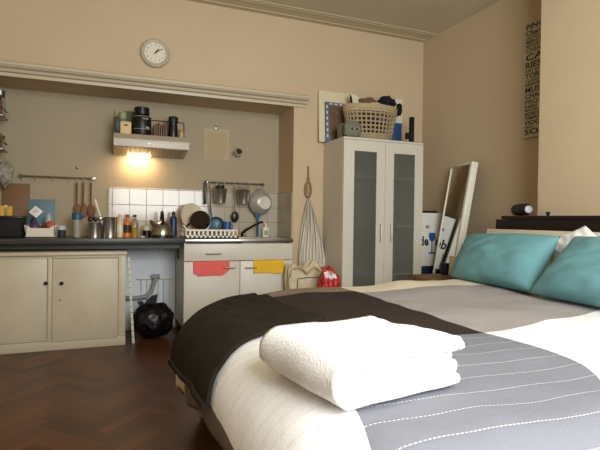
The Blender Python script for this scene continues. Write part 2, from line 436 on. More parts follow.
# cream basket and what is in it
bk = MB()
x0, x1, y0, y1, z0, z1 = -.634, -.405, 4.46, 4.64, ZT, .985
bk.prism([(x0+.012, z0), (x1-.012, z0), (x1, z1+.012), (x1-.03, z1), (x1-.05, z1-.014), (x0+.05, z1-.014), (x0+.03, z1), (x0, z1+.012)], 'y', y0, y0+.006)
bk.prism([(x0+.012, z0), (x1-.012, z0), (x1, z1+.012), (x0, z1+.012)], 'y', y1-.006, y1)
bk.box(x0+.008, x0+.014, y0, y1, z0, z1).box(x1-.014, x1-.008, y0, y1, z0, z1).box(x0+.01, x1-.01, y0, y1, z0, z0+.006)
one('basket', bk, mat('cream_plastic', 'd9d0bc', .5), 'cream plastic basket of groceries on the worktop', 'basket')
one('onion', MB().blob((-.452, 4.545, .99), .04, .04, .04, .05, 2, 3, 1), mat('red_onion', 'b0503f', .45), 'reddish onion on top in the cream basket', 'onion')
one('snack_bag', MB().blob((-.57, 4.54, .965), .045, .04, .06, .15, 2, 3, 5), mat('purple_foil', '4a3558', .4), 'purple packet in the cream basket', 'packet')
one('snack_bag', MB().blob((-.585, 4.60, .985), .025, .03, .075, .15, 2, 3, 8), mat('navy_foil', '22283e', .45), 'dark navy packet behind purple packet in cream basket', 'packet')
one('snack_bag', MB().blob((-.50, 4.60, .96), .035, .022, .05, .2, 3, 3, 9), mat('brown_packet', '5c3a22', .6), 'dark brown packet behind onion in the cream basket', 'packet')
one('snack_bag', MB().blob((-.477, 4.625, 1.02), .024, .012, .075, .15, 3, 3, 6), mat('pale_packet', 'a9a297', .4), 'pale grey packet sticking up behind the onion', 'packet')
cdm = MB().box(-.037, .037, -.002, .002, -.037, .037, .001)
cdm.xf(Matrix.Translation((-.565, 4.565, 1.105)) @ Matrix.Rotation(math.radians(-12), 4, 'X') @ Matrix.Rotation(math.radians(40), 4, 'Y'))
cdT = thing('card', 'white square card tipped on its corner above the cream basket', 'card', (-.565, 4.565, 1.055))
cdm.build('sheet', WHITE2, cdT)
cdm = MB()
for i in range(3): cdm.box(-.02, .02-.01*i, -.0028, -.0021, .012-.014*i, .017-.014*i)
cdm.xf(Matrix.Translation((-.565, 4.565, 1.105)) @ Matrix.Rotation(math.radians(-12), 4, 'X') @ Matrix.Rotation(math.radians(40), 4, 'Y'))
cdm.build('print_marks', mat('grey_print', '8a8172', .7), cdT)
j = thing('storage_jar', 'small glass jar with dark contents beside the cream basket', 'jar', (-.368, 4.56, ZT))
MB().lathe([(0, 0), (.03, 0), (.031, .06), (0, .06)], (-.368, 4.56, ZT), 20).build('contents', mat('dark_blue_contents', '272d37', .6), j)
MB().lathe([(0, .061), (.033, .061), (.033, .095), (.03, .098), (0, .098)], (-.368, 4.56, ZT), 20).build('lid', mat('pale_lid', 'bfc0ba', .4), j)
j = thing('shaker_bottle', 'clear bottle with a teal lid on the worktop under the rail', 'bottle', (-.25, 4.56, ZT))
MB().lathe([(0, 0), (.032, 0), (.036, .15), (.034, .15), (.03, .004), (0, .004)], (-.25, 4.56, ZT), 24).build('body', mat('frosted_plastic', 'cfc7b4', .25, trans=.55), j)
MB().lathe([(.037, .15), (.041, .155), (.041, .195), (.036, .205), (.018, .212), (0, .212)], (-.25, 4.56, ZT), 24).build('lid', mat('teal_lid', '1b5570', .4), j)
def canister(x, y, r, h, label):
    t = thing('utensil_pot', label, 'pot', (x, y, ZT))
    MB().lathe([(0, 0), (r, 0), (r, h-.004), (r+.002, h), (r-.003, h), (r-.004, .006), (0, .006)], (x, y, ZT), 32).build('pot', STEEL, t)
    return t
canister(-.11, 4.53, .056, .125, 'brushed steel pot holding utensils, left of the taller steel pot')
canister(.012, 4.54, .06, .175, 'taller steel canister beside the sauce bottles on the worktop')
sp = MB().tube([(-.02, 4.54, .91), (-.11, 4.55, 1.22)], [.005, .009], 8)
one('spatula', sp, mat('white_silicone', 'e6dfcf', .5), 'white handled spatula slanting out of the taller steel canister', 'spatula')
def ladlet(x, dx, dy, h, m, label, rr=.02):
    t = thing('kitchen_utensil', label, 'utensil', (x, 4.53, ZT+.006))
    MB().tube([(x, 4.53, ZT+.008), (x+dx*.7, 4.53+dy*.7, ZT+h*.7), (x+dx, 4.53+dy, ZT+h)], .004, 6).build('stem', STEEL, t)
    MB().blob((x+dx*1.05, 4.53+dy, ZT+h+.012), rr, .01, .02, 0, 1, 3).build('head', m, t)
ladlet(-.115, -.03, -.005, .14, BLACK, 'black headed utensil in the shorter steel pot, leftmost')
ladlet(-.105, .0, -.01, .145, BLACK, 'round black headed utensil in the middle of the shorter steel pot')
ladlet(-.095, .028, .0, .15, STEEL, 'shiny steel spoon in the shorter steel pot, rightmost')
ladlet(-.10, -.012, .02, .15, DSTEEL, 'dull metal spoon at the back of the shorter steel pot')
def sauce(x, r, h, liquid, cap, lab, label, y=4.52):
    t = thing('sauce_bottle', label, 'bottle', (x, y, ZT))
    MB().lathe([(0, 0), (r, 0), (r, h*.6), (r*.85, h*.7), (r*.42, h*.8), (r*.4, h*.88), (0, h*.88)], (x, y, ZT), 20).build('bottle', liquid, t)
    MB().lathe([(r*.48, h*.88), (r*.48, h), (0, h)], (x, y, ZT), 16).build('cap', cap, t)
    if lab: MB().lathe([(r*1.02, h*.2), (r*1.03, h*.2), (r*1.03, h*.55), (r*1.02, h*.55)], (x, y, ZT), 20).build('label', lab, t)
sauce(.095, .026, .2, mat('cream_sauce', 'dcc39a', .3), mat('cream_cap', 'd9bf8e', .4), mat('pale_label', 'e4d6b8', .5), 'cream coloured sauce bottle left of the orange bottle')
sauce(.154, .032, .2, mat('orange_sauce', 'c9742f', .25), mat('red_cap', 'a3271e', .4), mat('dark_label', '3a231b', .5), 'orange sauce bottle with red cap and dark label')
OIL = mat('oil', 'c19a2c', .15, trans=.35)
t = thing('oil_bottle', 'clear bottle half full of yellow oil with a black cap', 'bottle', (.217, 4.52, ZT))
MB().lathe([(0, 0), (.03, 0), (.03, .085), (0, .085)], (.217, 4.52, ZT), 20).build('oil', OIL, t)
MB().lathe([(.031, .0855), (.031, .125), (.025, .145), (.013, .16), (.012, .178), (0, .178)], (.217, 4.52, ZT), 20).build('bottle', mat('greenish_glass', 'cfc39a', .1, trans=.7), t)
MB().lathe([(.015, .178), (.015, .2), (0, .2)], (.217, 4.52, ZT), 14).build('cap', BLACK, t)
t = thing('mug', 'dark mug with a pale rim band beside the kettle', 'mug', (.325, 4.60, ZT))
MB().lathe([(0, 0), (.034, 0), (.036, .06), (0, .06)], (.325, 4.60, ZT), 20).build('body', BLACK, t)
MB().lathe([(.036, .06), (.037, .1), (.033, .1), (.032, .062), (0, .062)], (.325, 4.60, ZT), 20).build('rim', mat('cream_glaze', 'd8c7a3', .3), t)
# kettle
kt = thing('kettle', 'rounded steel kettle with black handle on the worktop', 'kettle', (.452, 4.53, ZT))
MB().lathe([(0, 0), (.098, 0), (.103, .008), (.104, .03), (.097, .07), (.082, .105), (.058, .132), (.036, .142), (.034, .146), (0, .15)], (.452, 4.53, ZT), 40).build('body', mat('kettle_steel', 'a29d94', .22, 1, var=.04), kt)
MB().lathe([(.012, .147), (.016, .16), (.01, .17), (0, .172)], (.452, 4.53, ZT), 16).build('lid_knob', BLACK, kt)
MB().tube([(.452, 4.53+dy, ZT+dz) for dy, dz in ((-.07, .125), (-.075, .17), (-.05, .21), (0, .228), (.05, .21), (.075, .17), (.07, .125))], .0125, 10).build('handle', BLACK, kt)
MB().tube([(.40, 4.50, ZT+.09), (.37, 4.48, ZT+.12), (.345, 4.465, ZT+.15)], [.024, .018, .013], 12).build('spout', mat('kettle_steel', ''), kt)
t = thing('drink_bottle', 'slim dark blue bottle standing between kettle and dish rack', 'bottle', (.568, 4.66, ZT))
MB().lathe([(0, 0), (.034, 0), (.034, .16), (.03, .18), (.016, .195), (.016, .2), (0, .2)], (.568, 4.66, ZT), 22).build('bottle', mat('navy_bottle', '1b2a5c', .35), t)
MB().lathe([(.018, .2), (.018, .225), (.008, .235), (0, .24)], (.568, 4.66, ZT), 16).build('cap', BLACK, t)
# scraps at the worktop edge
one('crumpled_wrapper', MB().blob((.276, 4.38, ZT+.008), .022, .015, .008, .4, 3, 3, 4), mat('foil_scrap', 'c9b48d', .4), 'small crumpled wrapper on the worktop edge before the mug', 'wrapper')

# ------------------------------------------------------------------ rails and what hangs there
def rail(x0, x1, z, label, m, hooks):
    t = thing('utensil_rail', label, 'rail', ((x0+x1)/2, 4.84, z))
    MB().tube([(x0, 4.79, z), (x1, 4.79, z)], .0075, 10).build('bar', m, t)
    for x in (x0+.005, x1-.005):
        MB().tube([(x, 4.839, z), (x, 4.785, z)], .009, 10).lathe([(0, 0), (.02, 0), (.02, .004), (.012, .01), (0, .01)], (x, 4.839, z), 16, Matrix.Rotation(PI/2, 4, 'X')).build('mount', STEEL, t)
    for x in hooks:
        MB().tube([(x, 4.79, z+.0095), (x, 4.779, z+.006), (x, 4.778, z-.012), (x, 4.778, z-.035), (x, 4.772, z-.043), (x, 4.764, z-.036)], .0022, 6).build('hook', DSTEEL, t)
    return t
rail(-.725, -.13, 1.418, 'wooden rail with metal hooks on the left part of wall', mat('rail_wood', '6b5237', .5), (-.70, -.60, -.46, -.33, -.265, -.212, -.148))
rail(.90, 1.50, 1.43, 'steel hook rail on the tiles above the sink', DSTEEL, (.925, 1.0, 1.08, 1.18, 1.24, 1.33, 1.41))
def spoon(x, kind, label):
    t = one('wooden_spoon', (MB().tube([(x, 4.764, 1.375), (x-.002, 4.768, 1.22), (x, 4.772, 1.16)], [.009, .008, .007], 8)
        .blob((x+.003, 4.774, 1.125), {0: .026, 1: .026, 2: .036}[kind], .008, .06, 0, 1, 3, power=3 if kind < 2 else 2)), WOOD, label, 'spoon', )
spoon(-.265, 0, 'wooden spatula on the left rail, nearest the teal lid')
spoon(-.212, 1, 'wooden spatula, middle one of three on the rail')
spoon(-.148, 2, 'wooden spoon with round bowl at the rail end')
one('wall_hook', MB().lathe([(0, 0), (.012, 0), (.012, .008), (.008, .012), (0, .014)], (-.268, 4.839, 1.515), 14, Matrix.Rotation(PI/2, 4, 'X')).tube([(-.268, 4.827, 1.515), (-.268, 4.815, 1.508), (-.268, 4.812, 1.518)], .003, 6), STEEL, 'small metal wall hook above the left rail', 'hook')
# over the sink
t = thing('knife', 'black handled kitchen slice hanging at the left end of the steel rail', 'utensil', (.888, 4.775, 1.21))
MB().box(.876, .899, 4.768, 4.78, 1.21, 1.44, .006).build('blade', BLACK, t)
t = thing('soup_ladle', 'long thin steel ladle hanging left of the first bucket', 'utensil', (.945, 4.765, 1.0))
MB().tube([(.927, 4.764, 1.39), (.935, 4.764, 1.2), (.955, 4.764, 1.05)], .007, 8).build('stem', DSTEEL, t)
MB().blob((.968, 4.76, 1.03), .035, .012, .032, 0, 1, 3).build('bowl', DSTEEL, t)
def bucket(x, label):
    t = thing('hanging_bucket', label, 'bucket', (x, 4.745, 1.22))
    MB().lathe([(0, 0), (.052, 0), (.068, .135), (.071, .14), (.066, .14), (.049, .004), (0, .004)], (x, 4.735, 1.222), 28).build('pail', STEEL, t)
    MB().tube([(x-.066, 4.735, 1.345), (x-.05, 4.755, 1.385), (x, 4.766, 1.395), (x+.05, 4.755, 1.385), (x+.066, 4.735, 1.345)], .003, 6).build('bail', DSTEEL, t)
bucket(1.025, 'steel bucket full of dark utensils on the rail, left one')
bucket(1.262, 'steel bucket on the rail beside the colander, right one')
for i, (dx, h) in enumerate(((-.035, .05), (-.012, .07), (.012, .06), (.035, .065))):
    one('cutlery', MB().tube([(1.025+dx*.6, 4.735, 1.23), (1.025+dx, 4.735+.01*(i % 2), 1.365+h*.6)], .009, 8), BLACK, 'dark handled cutlery standing in the left steel bucket', 'cutlery', 'cutlery in the left bucket')
for i, (dx, h) in enumerate(((-.02, .05), (.025, .06))):
    one('cutlery', MB().tube([(1.262+dx*.6, 4.735, 1.23), (1.262+dx, 4.735, 1.355+h*.6)], .006, 8), STEEL, 'steel cutlery standing in the right steel bucket', 'cutlery', 'cutlery in the right bucket')
t = thing('serving_spoon', 'steel handled black ladle hanging between the two buckets', 'utensil', (1.185, 4.77, 1.04))
MB().tube([(1.182, 4.764, 1.392), (1.182, 4.766, 1.25), (1.184, 4.766, 1.14)], [.008, .005, .006], 8).build('stem', STEEL, t)
MB().blob((1.186, 4.765, 1.09), .038, .014, .055, 0, 1, 3).build('bowl', BLACK, t)
# colander
ct = thing('colander', 'pale enamel colander hanging from the right end of the steel rail', 'colander', (1.44, 4.74, 1.11))
CM = Matrix.Rotation(math.radians(90), 4, 'X') @ Matrix.Rotation(math.radians(8), 4, 'Y')
COLM = mat('colander_metal', 'b8b2a6', .4, .4, var=.06)
MB().lathe([(.124, 0), (.126, .004), (.115, .03), (.095, .062), (.07, .082), (.064, .086), (0, .09)], (1.45, 4.765, 1.237), 36, CM).build('bowl', COLM, ct)
MB().lathe([(.064, .08), (.066, .1), (.06, .102), (.058, .093), (0, .09)], (1.458, 4.765, 1.235), 32, CM).build('foot', mat('colander_base', 'd8d2c2', .4, .2), ct)
for sx in (-1, 1):
    MB().tube([V(1.45+.124*sx*.4, 4.765, 1.237+.113), V(1.45+.03*sx, 4.766, 1.375), V(1.45, 4.766, 1.385)], .004, 6).build('handle', DSTEEL, ct)
bt = thing('dish_brush', 'blue dish brush below the colander behind the sink', 'brush', (1.425, 4.78, .889))
MB().prism([(1.39, 1.13), (1.465, 1.13), (1.44, 1.07), (1.418, 1.07)], 'y', 4.765, 4.79).build('head', BLUE, bt)
MB().tube([(1.429, 4.778, .89), (1.429, 4.778, 1.08)], .011, 8).build('handle', BLUE, bt)
st_ = thing('soap_bottle', 'white pump soap bottle at the right end of the sink', 'bottle', (1.51, 4.76, .889))
MB().lathe([(0, 0), (.036, 0), (.038, .08), (.03, .098), (.012, .105), (0, .106)], (1.51, 4.76, .889), 24, sy=.7).build('bottle', mat('soap_white', 'e3ddca', .35), st_)
MB().lathe([(.011, .105), (.011, .125), (.006, .13), (.006, .14), (0, .14)], (1.51, 4.76, .889), 12).tube([(1.51, 4.76, 1.027), (1.485, 4.745, 1.027)], .006, 8).build('pump', WHITE2, st_)
MB().box(1.488, 1.528, 4.732, 4.7345, .905, .955, .001).build('label', mat('green_grey_label', '98a184', .6), st_)
one('sponge', MB().box(1.165, 1.245, 4.735, 4.79, .8885, .926, .01), mat('ochre_sponge', 'a58638', .95, bmp=.5, bscale=200), 'ochre sponge lying behind the basin under the tap', 'sponge')
# dish rack
rk = MB(); x0, x1, y0, y1, z0, z1 = .64, 1.135, 4.42, 4.70, .888, .968
for (a, b, cc, dd) in ((x0, x1, y0, y0+.006), (x0, x1, y1-.006, y1), (x0, x0+.006, y0, y1), (x1-.006, x1, y0, y1)):
    rk.box(a, b, cc, dd, z0, z0+.022).box(a-.004, b+.004, cc-.003, dd+.003, z1-.016, z1, .003)
n = 12
for i in range(n+1):
    x = x0 + (x1-x0-.016)*i/n
    for y in (y0, y1-.006): rk.box(x, x+.016, y, y+.006, z0, z1-.01)
for i in range(7):
    y = y0 + (y1-y0-.014)*i/6
    for x in (x0, x1-.006): rk.box(x, x+.006, y, y+.014, z0, z1-.01)
rk.box(x0, x1, y0, y1, z0, z0+.006)
for k in (-1,): rk.tube([(x0+.02, y0+.02, z1), (x0, y0+.05, z1+.03), (x0, y0+.14, z1+.035), (x0+.02, y0+.2, z1)], .007, 6)
one('dish_rack', rk, mat('dish_rack_white', 'e8e0cd', .45), 'white slotted plastic dish rack beside the sink', 'rack')
def disk(c, r, d, m, name, label, tilt, rot=0, cat='plate', prof=None, part=None):
    M = Matrix.Rotation(rot, 4, 'Z') @ Matrix.Rotation(tilt, 4, 'X')
    p = prof or [(0, 0), (r*.6, 0), (r, d), (r, d+.004), (r*.6, .005), (0, .005)]
    return one(name, MB().lathe(p, c, 36, M), m, label, cat)
disk((.735, 4.665, 1.085), .125, .018, mat('cream_plate', 'd8c7a8', .35), 'dinner_plate', 'cream plate standing at the left end of the dish rack', math.radians(82), math.radians(25))
PANM = Matrix.Rotation(math.radians(-20), 4, 'Z') @ Matrix.Rotation(math.radians(-115), 4, 'X')
pt = thing('saucepan', 'dark steel saucepan tilted on its side in the dish rack', 'pan', (.79, 4.53, .97))
MB().lathe([(0, .0), (.082, 0), (.09, .01), (.09, .08), (.087, .083), (.085, .08), (.084, .012), (0, .008)], (.785, 4.51, 1.065), 36, PANM).build('pan', mat('pan_steel', '4b4038', .25, .9, var=.1), pt)
MB().lathe([(.084, .079), (.094, .082), (.094, .086), (.084, .085)], (.785, 4.51, 1.065), 36, PANM).build('rim', STEEL, pt)
MB().tube([(.705, 4.56, 1.02), (.675, 4.54, .995), (.655, 4.50, .975)], .009, 8).build('handle', BLACK, pt)
t = thing('bowl', 'teal blue bowl standing in the dish rack beside the saucepan', 'bowl', (.90, 4.55, .9))
MB().lathe([(0, 0), (.05, .002), (.075, .04), (.08, .085), (.076, .085), (.07, .04), (0, .008)], (.955, 4.645, .99), 28, Matrix.Rotation(math.radians(75), 4, 'X')).build('bowl', mat('teal_glaze', '35606f', .35), t)
one('mug', MB().lathe([(0, .09), (.034, .09), (.034, .0), (.03, 0), (.03, .084), (0, .084)], (1.045, 4.50, .952), 24).tube(arc((1.081, 4.50, .997), .02, -90, 90, 8), .005, 8), mat('blue_glaze', '2c4d8f', .3), 'blue mug upside down in the dish rack', 'mug')
one('drinking_glass', MB().lathe([(0, .09), (.03, .09), (.035, 0), (.032, 0), (.028, .085), (0, .085)], (1.085, 4.63, .95), 24), mat('smoky_glass', '9b9387', .08, trans=.7), 'upturned glass at the right end of the dish rack', 'glass')
t = one('small_bowl', MB().lathe([(0, 0), (.03, .004), (.045, .03), (.046, .035), (.04, .03), (0, .008)], (1.01, 4.66, 1.06), 24, Matrix.Rotation(math.radians(80), 4, 'X')), mat('pale_glaze', 'cbbf9f', .3), 'small pale bowl standing at the back of the dish rack', 'bowl')
t.location.z -= .06

# paper sheet and measuring cup on the alcove wall
pT = thing('paper_sheet', 'blank cream paper sheet pinned to the alcove wall by a clip', 'paper', (1.0, 4.835, 1.66))
MB().box(.878, 1.133, 4.834, 4.838, 1.66, 1.975).build('sheet', mat('cream_paper', 'b9a888', .85), pT)
MB().box(.90, 1.11, 4.8325, 4.834, 1.675, 1.935).build('page', mat('tan_paper', 'b4a07c', .85), pT)
MB().box(.985, 1.012, 4.822, 4.834, 1.965, 1.998, .003).build('clip', DSTEEL, pT)
cT = thing('hanging_cup', 'small glass cup hanging on a wall hook beside the paper', 'cup', (1.222, 4.80, 1.69))
MB().lathe([(.04, 0), (.042, .055), (.038, .06), (0, .06)], (1.222, 4.835, 1.735), 24, Matrix.Rotation(math.radians(75), 4, 'X')).build('cup', mat('cup_glass', 'c9bda3', .15, trans=.4), cT)
MB().lathe([(0, .061), (.03, .061), (.03, .064), (0, .064)], (1.222, 4.835, 1.735), 20, Matrix.Rotation(math.radians(75), 4, 'X')).build('cup_bottom', mat('dark_cup_bottom', '2e2a22', .3), cT)
MB().tube(arc((1.182, 4.80, 1.735), .018, 60, 300, 10), .0045, 6).build('cup_handle', mat('cup_glass', ''), cT)
MB().box(1.205, 1.227, 4.822, 4.838, 1.775, 1.80, .004).build('hook', DSTEEL, cT)

# ------------------------------------------------------------------ range hood
hd = thing('range_hood', 'white extractor hood with a lit lamp on the alcove wall', 'hood', (.36, 4.66, 1.69))
HB = MB().prism([(4.50, 1.70), (4.495, 1.757), (4.55, 1.812), (4.838, 1.812), (4.838, 1.648)], 'x', .036, .68); HB.build('housing', mat('hood_beige', 'b5a98f', .45), hd, smooth=0)
MB().box(.034, .682, 4.49, 4.50, 1.692, 1.76, .004).build('front_panel', WHITE, hd)
MB().box(.32, .345, 4.487, 4.49, 1.722, 1.73).build('badge', DSTEEL, hd)
g = MB()
for i in range(15): g.prism([(4.53, 1.6955), (4.81, 1.6535), (4.81, 1.6475), (4.53, 1.6895)], 'x', .10+.037*i, .122+.037*i)
g.build('filter_grille', mat('hood_grille', 'a49a88', .5, .5), hd)
lampm, t_, b_ = base_mat('hood_lamp_glow'); b_.inputs['Emission Color'].default_value = (1, .72, .38, 1); b_.inputs['Emission Strength'].default_value = 30
MB().prism([(4.74, 1.658), (4.80, 1.649), (4.80, 1.641), (4.74, 1.650)], 'x', .16, .36).build('lamp', lampm, hd)
rl = MB()
rl.tube([(.04, 4.56, 1.812), (.04, 4.56, 1.99), (.04, 4.57, 2.0), (.04, 4.82, 2.0), (.04, 4.83, 1.99), (.04, 4.83, 1.812)], .004, 6)
rl.tube([(.04, 4.825, 2.0), (.68, 4.825, 2.0)], .004, 6).tube([(.68, 4.825, 2.0), (.68, 4.825, 1.812)], .004, 6)
rl.build('guard_rail', DSTEEL, hd)
lp = bpy.data.lights.new('hood_lamp_light', 'AREA'); lp.shape = 'RECTANGLE'; lp.size = .2; lp.size_y = .06; lp.energy = 2.6; lp.color = (1, .66, .32)
lo = bpy.data.objects.new('hood_lamp_light', lp); COL.objects.link(lo); lo.parent = hd; lo.location = V(.26, 4.765, 1.638) - hd.location
lo.rotation_euler = (math.radians(20), 0, 0)
ZH = 1.813
t = thing('protein_tub', 'big black screw top tub with printed bands on the hood', 'tub', (.275, 4.64, ZH))
MB().lathe([(0, 0), (.078, 0), (.083, .01), (.083, .155), (.074, .178), (.06, .185), (0, .185)], (.275, 4.64, ZH), 36).build('tub', mat('tub_black', '141414', .4), t)
MB().lathe([(.063, .186), (.067, .19), (.067, .25), (.062, .256), (0, .256)], (.275, 4.64, ZH), 36).build('lid', BLACK, t)
GREYP = mat('grey_print', ''); 
for z in (.052, .165): MB().lathe([(.0832, z), (.0838, z), (.0838, z+.006), (.0832, z+.006)], (.275, 4.64, ZH), 36).build('printed_band', GREYP, t)
for i, (z, hh) in enumerate(((.14, .012), (.06, .016))):
    bl = MB()
    for k in range(5):
        a = -PI/2 + .06 + (.13*k if i == 0 else .35 + .08*k)
        p = V(.275+.0838*math.cos(a), 4.64+.0838*math.sin(a), ZH+z)
        bl.box(p.x-.004, p.x+.004, p.y-.002, p.y+.001, p.z, p.z+hh)
    bl.build('print_marks', mat('pale_print', '9d988c', .6), t)
one('tea_box', MB().box(.125, .21, 4.735, 4.80, ZH, ZH+.235, .003), mat('olive_green_carton', '4f5a2c', .6), 'tall olive green carton behind the other boxes on the hood', 'carton')
t = thing('storage_bottle', 'clear bottle with pale green cap at left on the hood', 'bottle', (.115, 4.70, ZH))
MB().lathe([(0, 0), (.035, 0), (.035, .13), (.03, .15), (0, .15)], (.115, 4.69, ZH), 20).build('bottle', mat('grey_clear', '8c9492', .2, trans=.3), t)
MB().lathe([(.032, .15), (.034, .155), (.034, .21), (0, .212)], (.115, 4.69, ZH), 20).build('cap', mat('pale_green_cap', '9c9a68', .5), t)
one('snack_bag', MB().blob((.068, 4.60, ZH+.075), .026, .05, .075, .1, 2, 3, 3), mat('grey_blue_pack', '5b6064', .5), 'grey blue packet at the left end of the hood top', 'packet')
t = thing('tea_box', 'small cream carton with brown print in front on the hood', 'carton', (.135, 4.59, ZH))
MB().box(.09, .182, 4.565, 4.62, ZH, ZH+.108, .004).build('carton', mat('cream_carton', 'd8bd85', .6), t)
MB().lathe([(0, 0), (.018, 0), (.018, .0015), (0, .0015)], (.137, 4.565, ZH+.075), 16, Matrix.Rotation(PI/2, 4, 'X'), sy=.5).build('print_mark', mat('brown_print', '6b4526', .6), t)
for dx, dz in ((-.02, .03), (.0, .035), (.022, .03)):
    pass
SPM = [mat('spice_red', '7a4a38', .5), mat('spice_brown', '6e5646', .5)]
for i in range(6):
    x = .388+.02*i
    t = one('spice_packet', MB().box(x-.006, x+.006, 4.62+.004*(i % 2), 4.70, ZH, ZH+.115+.01*(i % 3), .002), SPM[i % 2], 'thin brown spice packet in the row between black tub and shaker', 'packet', 'spice packets on the hood')
t = thing('pepper_mill', 'black waisted shaker at the right on top of the hood', 'shaker', (.552, 4.62, ZH))
MB().lathe([(0, 0), (.044, 0), (.046, .01), (.043, .07), (.038, .11), (.039, .135), (0, .135)], (.552, 4.62, ZH), 28).build('body', BLACK, t)
MB().lathe([(.04, .136), (.044, .15), (.044, .185), (.038, .195), (0, .196)], (.552, 4.62, ZH), 28).build('lid', mat('dark_plastic', '1b1b1c', .5), t)
t = thing('spice_jar', 'tiny jar with yellow lid at the right end of the hood', 'jar', (.627, 4.62, ZH))
MB().lathe([(0, 0), (.022, 0), (.023, .055), (0, .056)], (.627, 4.62, ZH), 18).build('jar', mat('beige_jar', 'b3a076', .4), t)
MB().lathe([(.024, .056), (.024, .08), (0, .081)], (.627, 4.62, ZH), 18).build('lid', mat('ochre_lid', 'a37b22', .4), t)

# small racks on the alcove's left wall
def wrack(z0, z1, label, items):
    t = thing('wall_rack', label, 'rack', (XA+.065, 4.6, z0))
    mb = MB().box(XA+.002, XA+.125, 4.48, 4.72, z0, z0+.012, .002).box(XA+.002, XA+.01, 4.48, 4.72, z0, z1, .002)
    mb.tube([(XA+.006, 4.485, z0+.07), (XA+.122, 4.485, z0+.07), (XA+.122, 4.715, z0+.07), (XA+.006, 4.715, z0+.07)], .004, 6)
    mb.build('shelf', DSTEEL, t)
    for k, (y, h, r, cm, lab) in enumerate(items):
        j = thing('spice_jar', lab, 'jar', (XA+.075, y, z0+.0125))
        MB().lathe([(0, 0), (r, 0), (r, h*.72), (0, h*.72)], (XA+.075, y, z0+.0125), 16).build('jar', cm, j)
        MB().lathe([(r*.9, h*.72), (r*.95, h), (0, h)], (XA+.075, y, z0+.0125), 16).build('lid', DSTEEL, j)
wrack(1.87, 2.02, 'upper metal jar rack on the left alcove wall', [(4.53, .16, .04, mat('rack_jar', '7b4a3a', .4), 'reddish jar on the upper wall rack, nearer one'), (4.65, .22, .042, mat('rack_jar_b', '8e8a80', .3), 'greyish tall jar on the upper wall rack, farther one')])
wrack(1.60, 1.72, 'lower metal jar rack on the left alcove wall', [(4.53, .12, .04, mat('rack_jar_c', '6d5133', .4), 'brown jar on the lower wall rack, nearer one'), (4.65, .12, .042, mat('rack_jar_d', '9b8a70', .3), 'tan jar on the lower wall rack, farther one')])
hb = MB().blob((-.80, 4.66, 1.42), .055, .07, .10, .35, 2.5, 4, 11)
hb.tube([(-.81, 4.66, 1.48), (-.85, 4.66, 1.55), (-.918, 4.66, 1.57)], .006, 6)
one('plastic_bag', hb, mat('translucent_bag', 'b3aa99', .4, trans=.3), 'pale crumpled bag hanging at the left above the black box', 'bag', smooth=80)

# ------------------------------------------------------------------ wall clock
ck = thing('wall_clock', 'round pale grey wall clock showing about ten past one', 'clock', (.365, 4.398, 2.39))
RX = Matrix.Rotation(PI/2, 4, 'X'); cc = (.365, 4.399, 2.5)
MB().lathe([(0, 0), (.122, 0), (.126, .012), (.122, .026), (.108, .034), (.092, .030), (.09, .02), (0, .02)], cc, 48, RX).build('case', mat('clock_grey', 'b1a78f', .5), ck)
MB().lathe([(0, .021), (.09, .021), (.09, .0215), (0, .0215)], cc, 48, RX).build('dial', mat('clock_dial', 'ded4bd', .6), ck)
INK = mat('clock_ink', '2b2620', .5)
for h in range(1, 13):
    a = math.radians(90 - 30*h); p = V(.365+.072*math.cos(a), 4.3765, 2.5+.072*math.sin(a) - .007)
    text(str(h), .02, frame(p, (1, 0, 0), (0, 0, 1)), INK, ck, 'numeral', 'CENTER')
for ang, L, wd, nm in ((90-38, .045, .0045, 'hour_hand'), (90-55, .072, .003, 'minute_hand')):
    d = V(math.cos(math.radians(ang)), 0, math.sin(math.radians(ang)))
    MB().tube([V(.365, 4.374, 2.5) - d*.012, V(.365, 4.374, 2.5) + d*L], wd, 6).build(nm, INK, ck)

# ------------------------------------------------------------------ hook and striped towel on the pier
ht = thing('wall_ornament', 'brown wooden hook with an oval loop on the white pier', 'hook', (1.823, 4.39, 1.29))
OW = mat('ornament_wood', '8a6d46', .6)
MB().box(1.815, 1.832, 4.382, 4.398, 1.46, 1.6, .004).box(1.808, 1.838, 4.376, 4.398, 1.425, 1.49, .006).build('stem', OW, ht)
lp_ = [(1.823+.032*math.cos(a), 4.388, 1.365+.075*math.sin(a)) for a in [2*PI*k/28 for k in range(28)]]
MB().tube(lp_, .011, 8, closed=True).build('loop', OW, ht)
MB().tube([(1.823, 4.39, 1.33), (1.823, 4.39, 1.41)], .02, 10).build('inlay', mat('pale_inlay', '9b8560', .6), ht)
MB().tube([(1.823, 4.38, 1.30), (1.823, 4.362, 1.285), (1.823, 4.352, 1.292)], .004, 6).build('hook', DSTEEL, ht)
def towel_mat():
    m, t, b = base_mat('striped_tea_towel'); U, Vv, _ = xyz(t, coords(t, 'UV'))
    q = U + Vv * .12; f = (q * 12).fract(); s1 = (f - .5).abs().lt(.10); f2 = (q * 12 + .25).fract(); s2 = (f2 - .5).abs().lt(.03)
    t.links.new(mixc(t, s1.mx(s2), lin('ddd3bf'), lin('716c63')), b.inputs['Base Color']); b.inputs['Roughness'].default_value = .95
    return m
def tw(a, b):
    sp = .018 + .112 * min(1, b*1.15)**.8; x = 1.86 - .037*(1-b)**1.3 + (a-.5)*2*sp*(1.0) + .02*math.sin(b*3)*(a-.5)
    fold = math.cos(a*PI*9) * (.014 + .012*(1-b)); y = 4.362 + fold*.9 - .012*b
    z = 1.285 - .675*b + .05*(abs(a-.5)*2)*(1-b)*-1 + .012*math.sin(a*5)
    return V(x, min(y, 4.388), z)
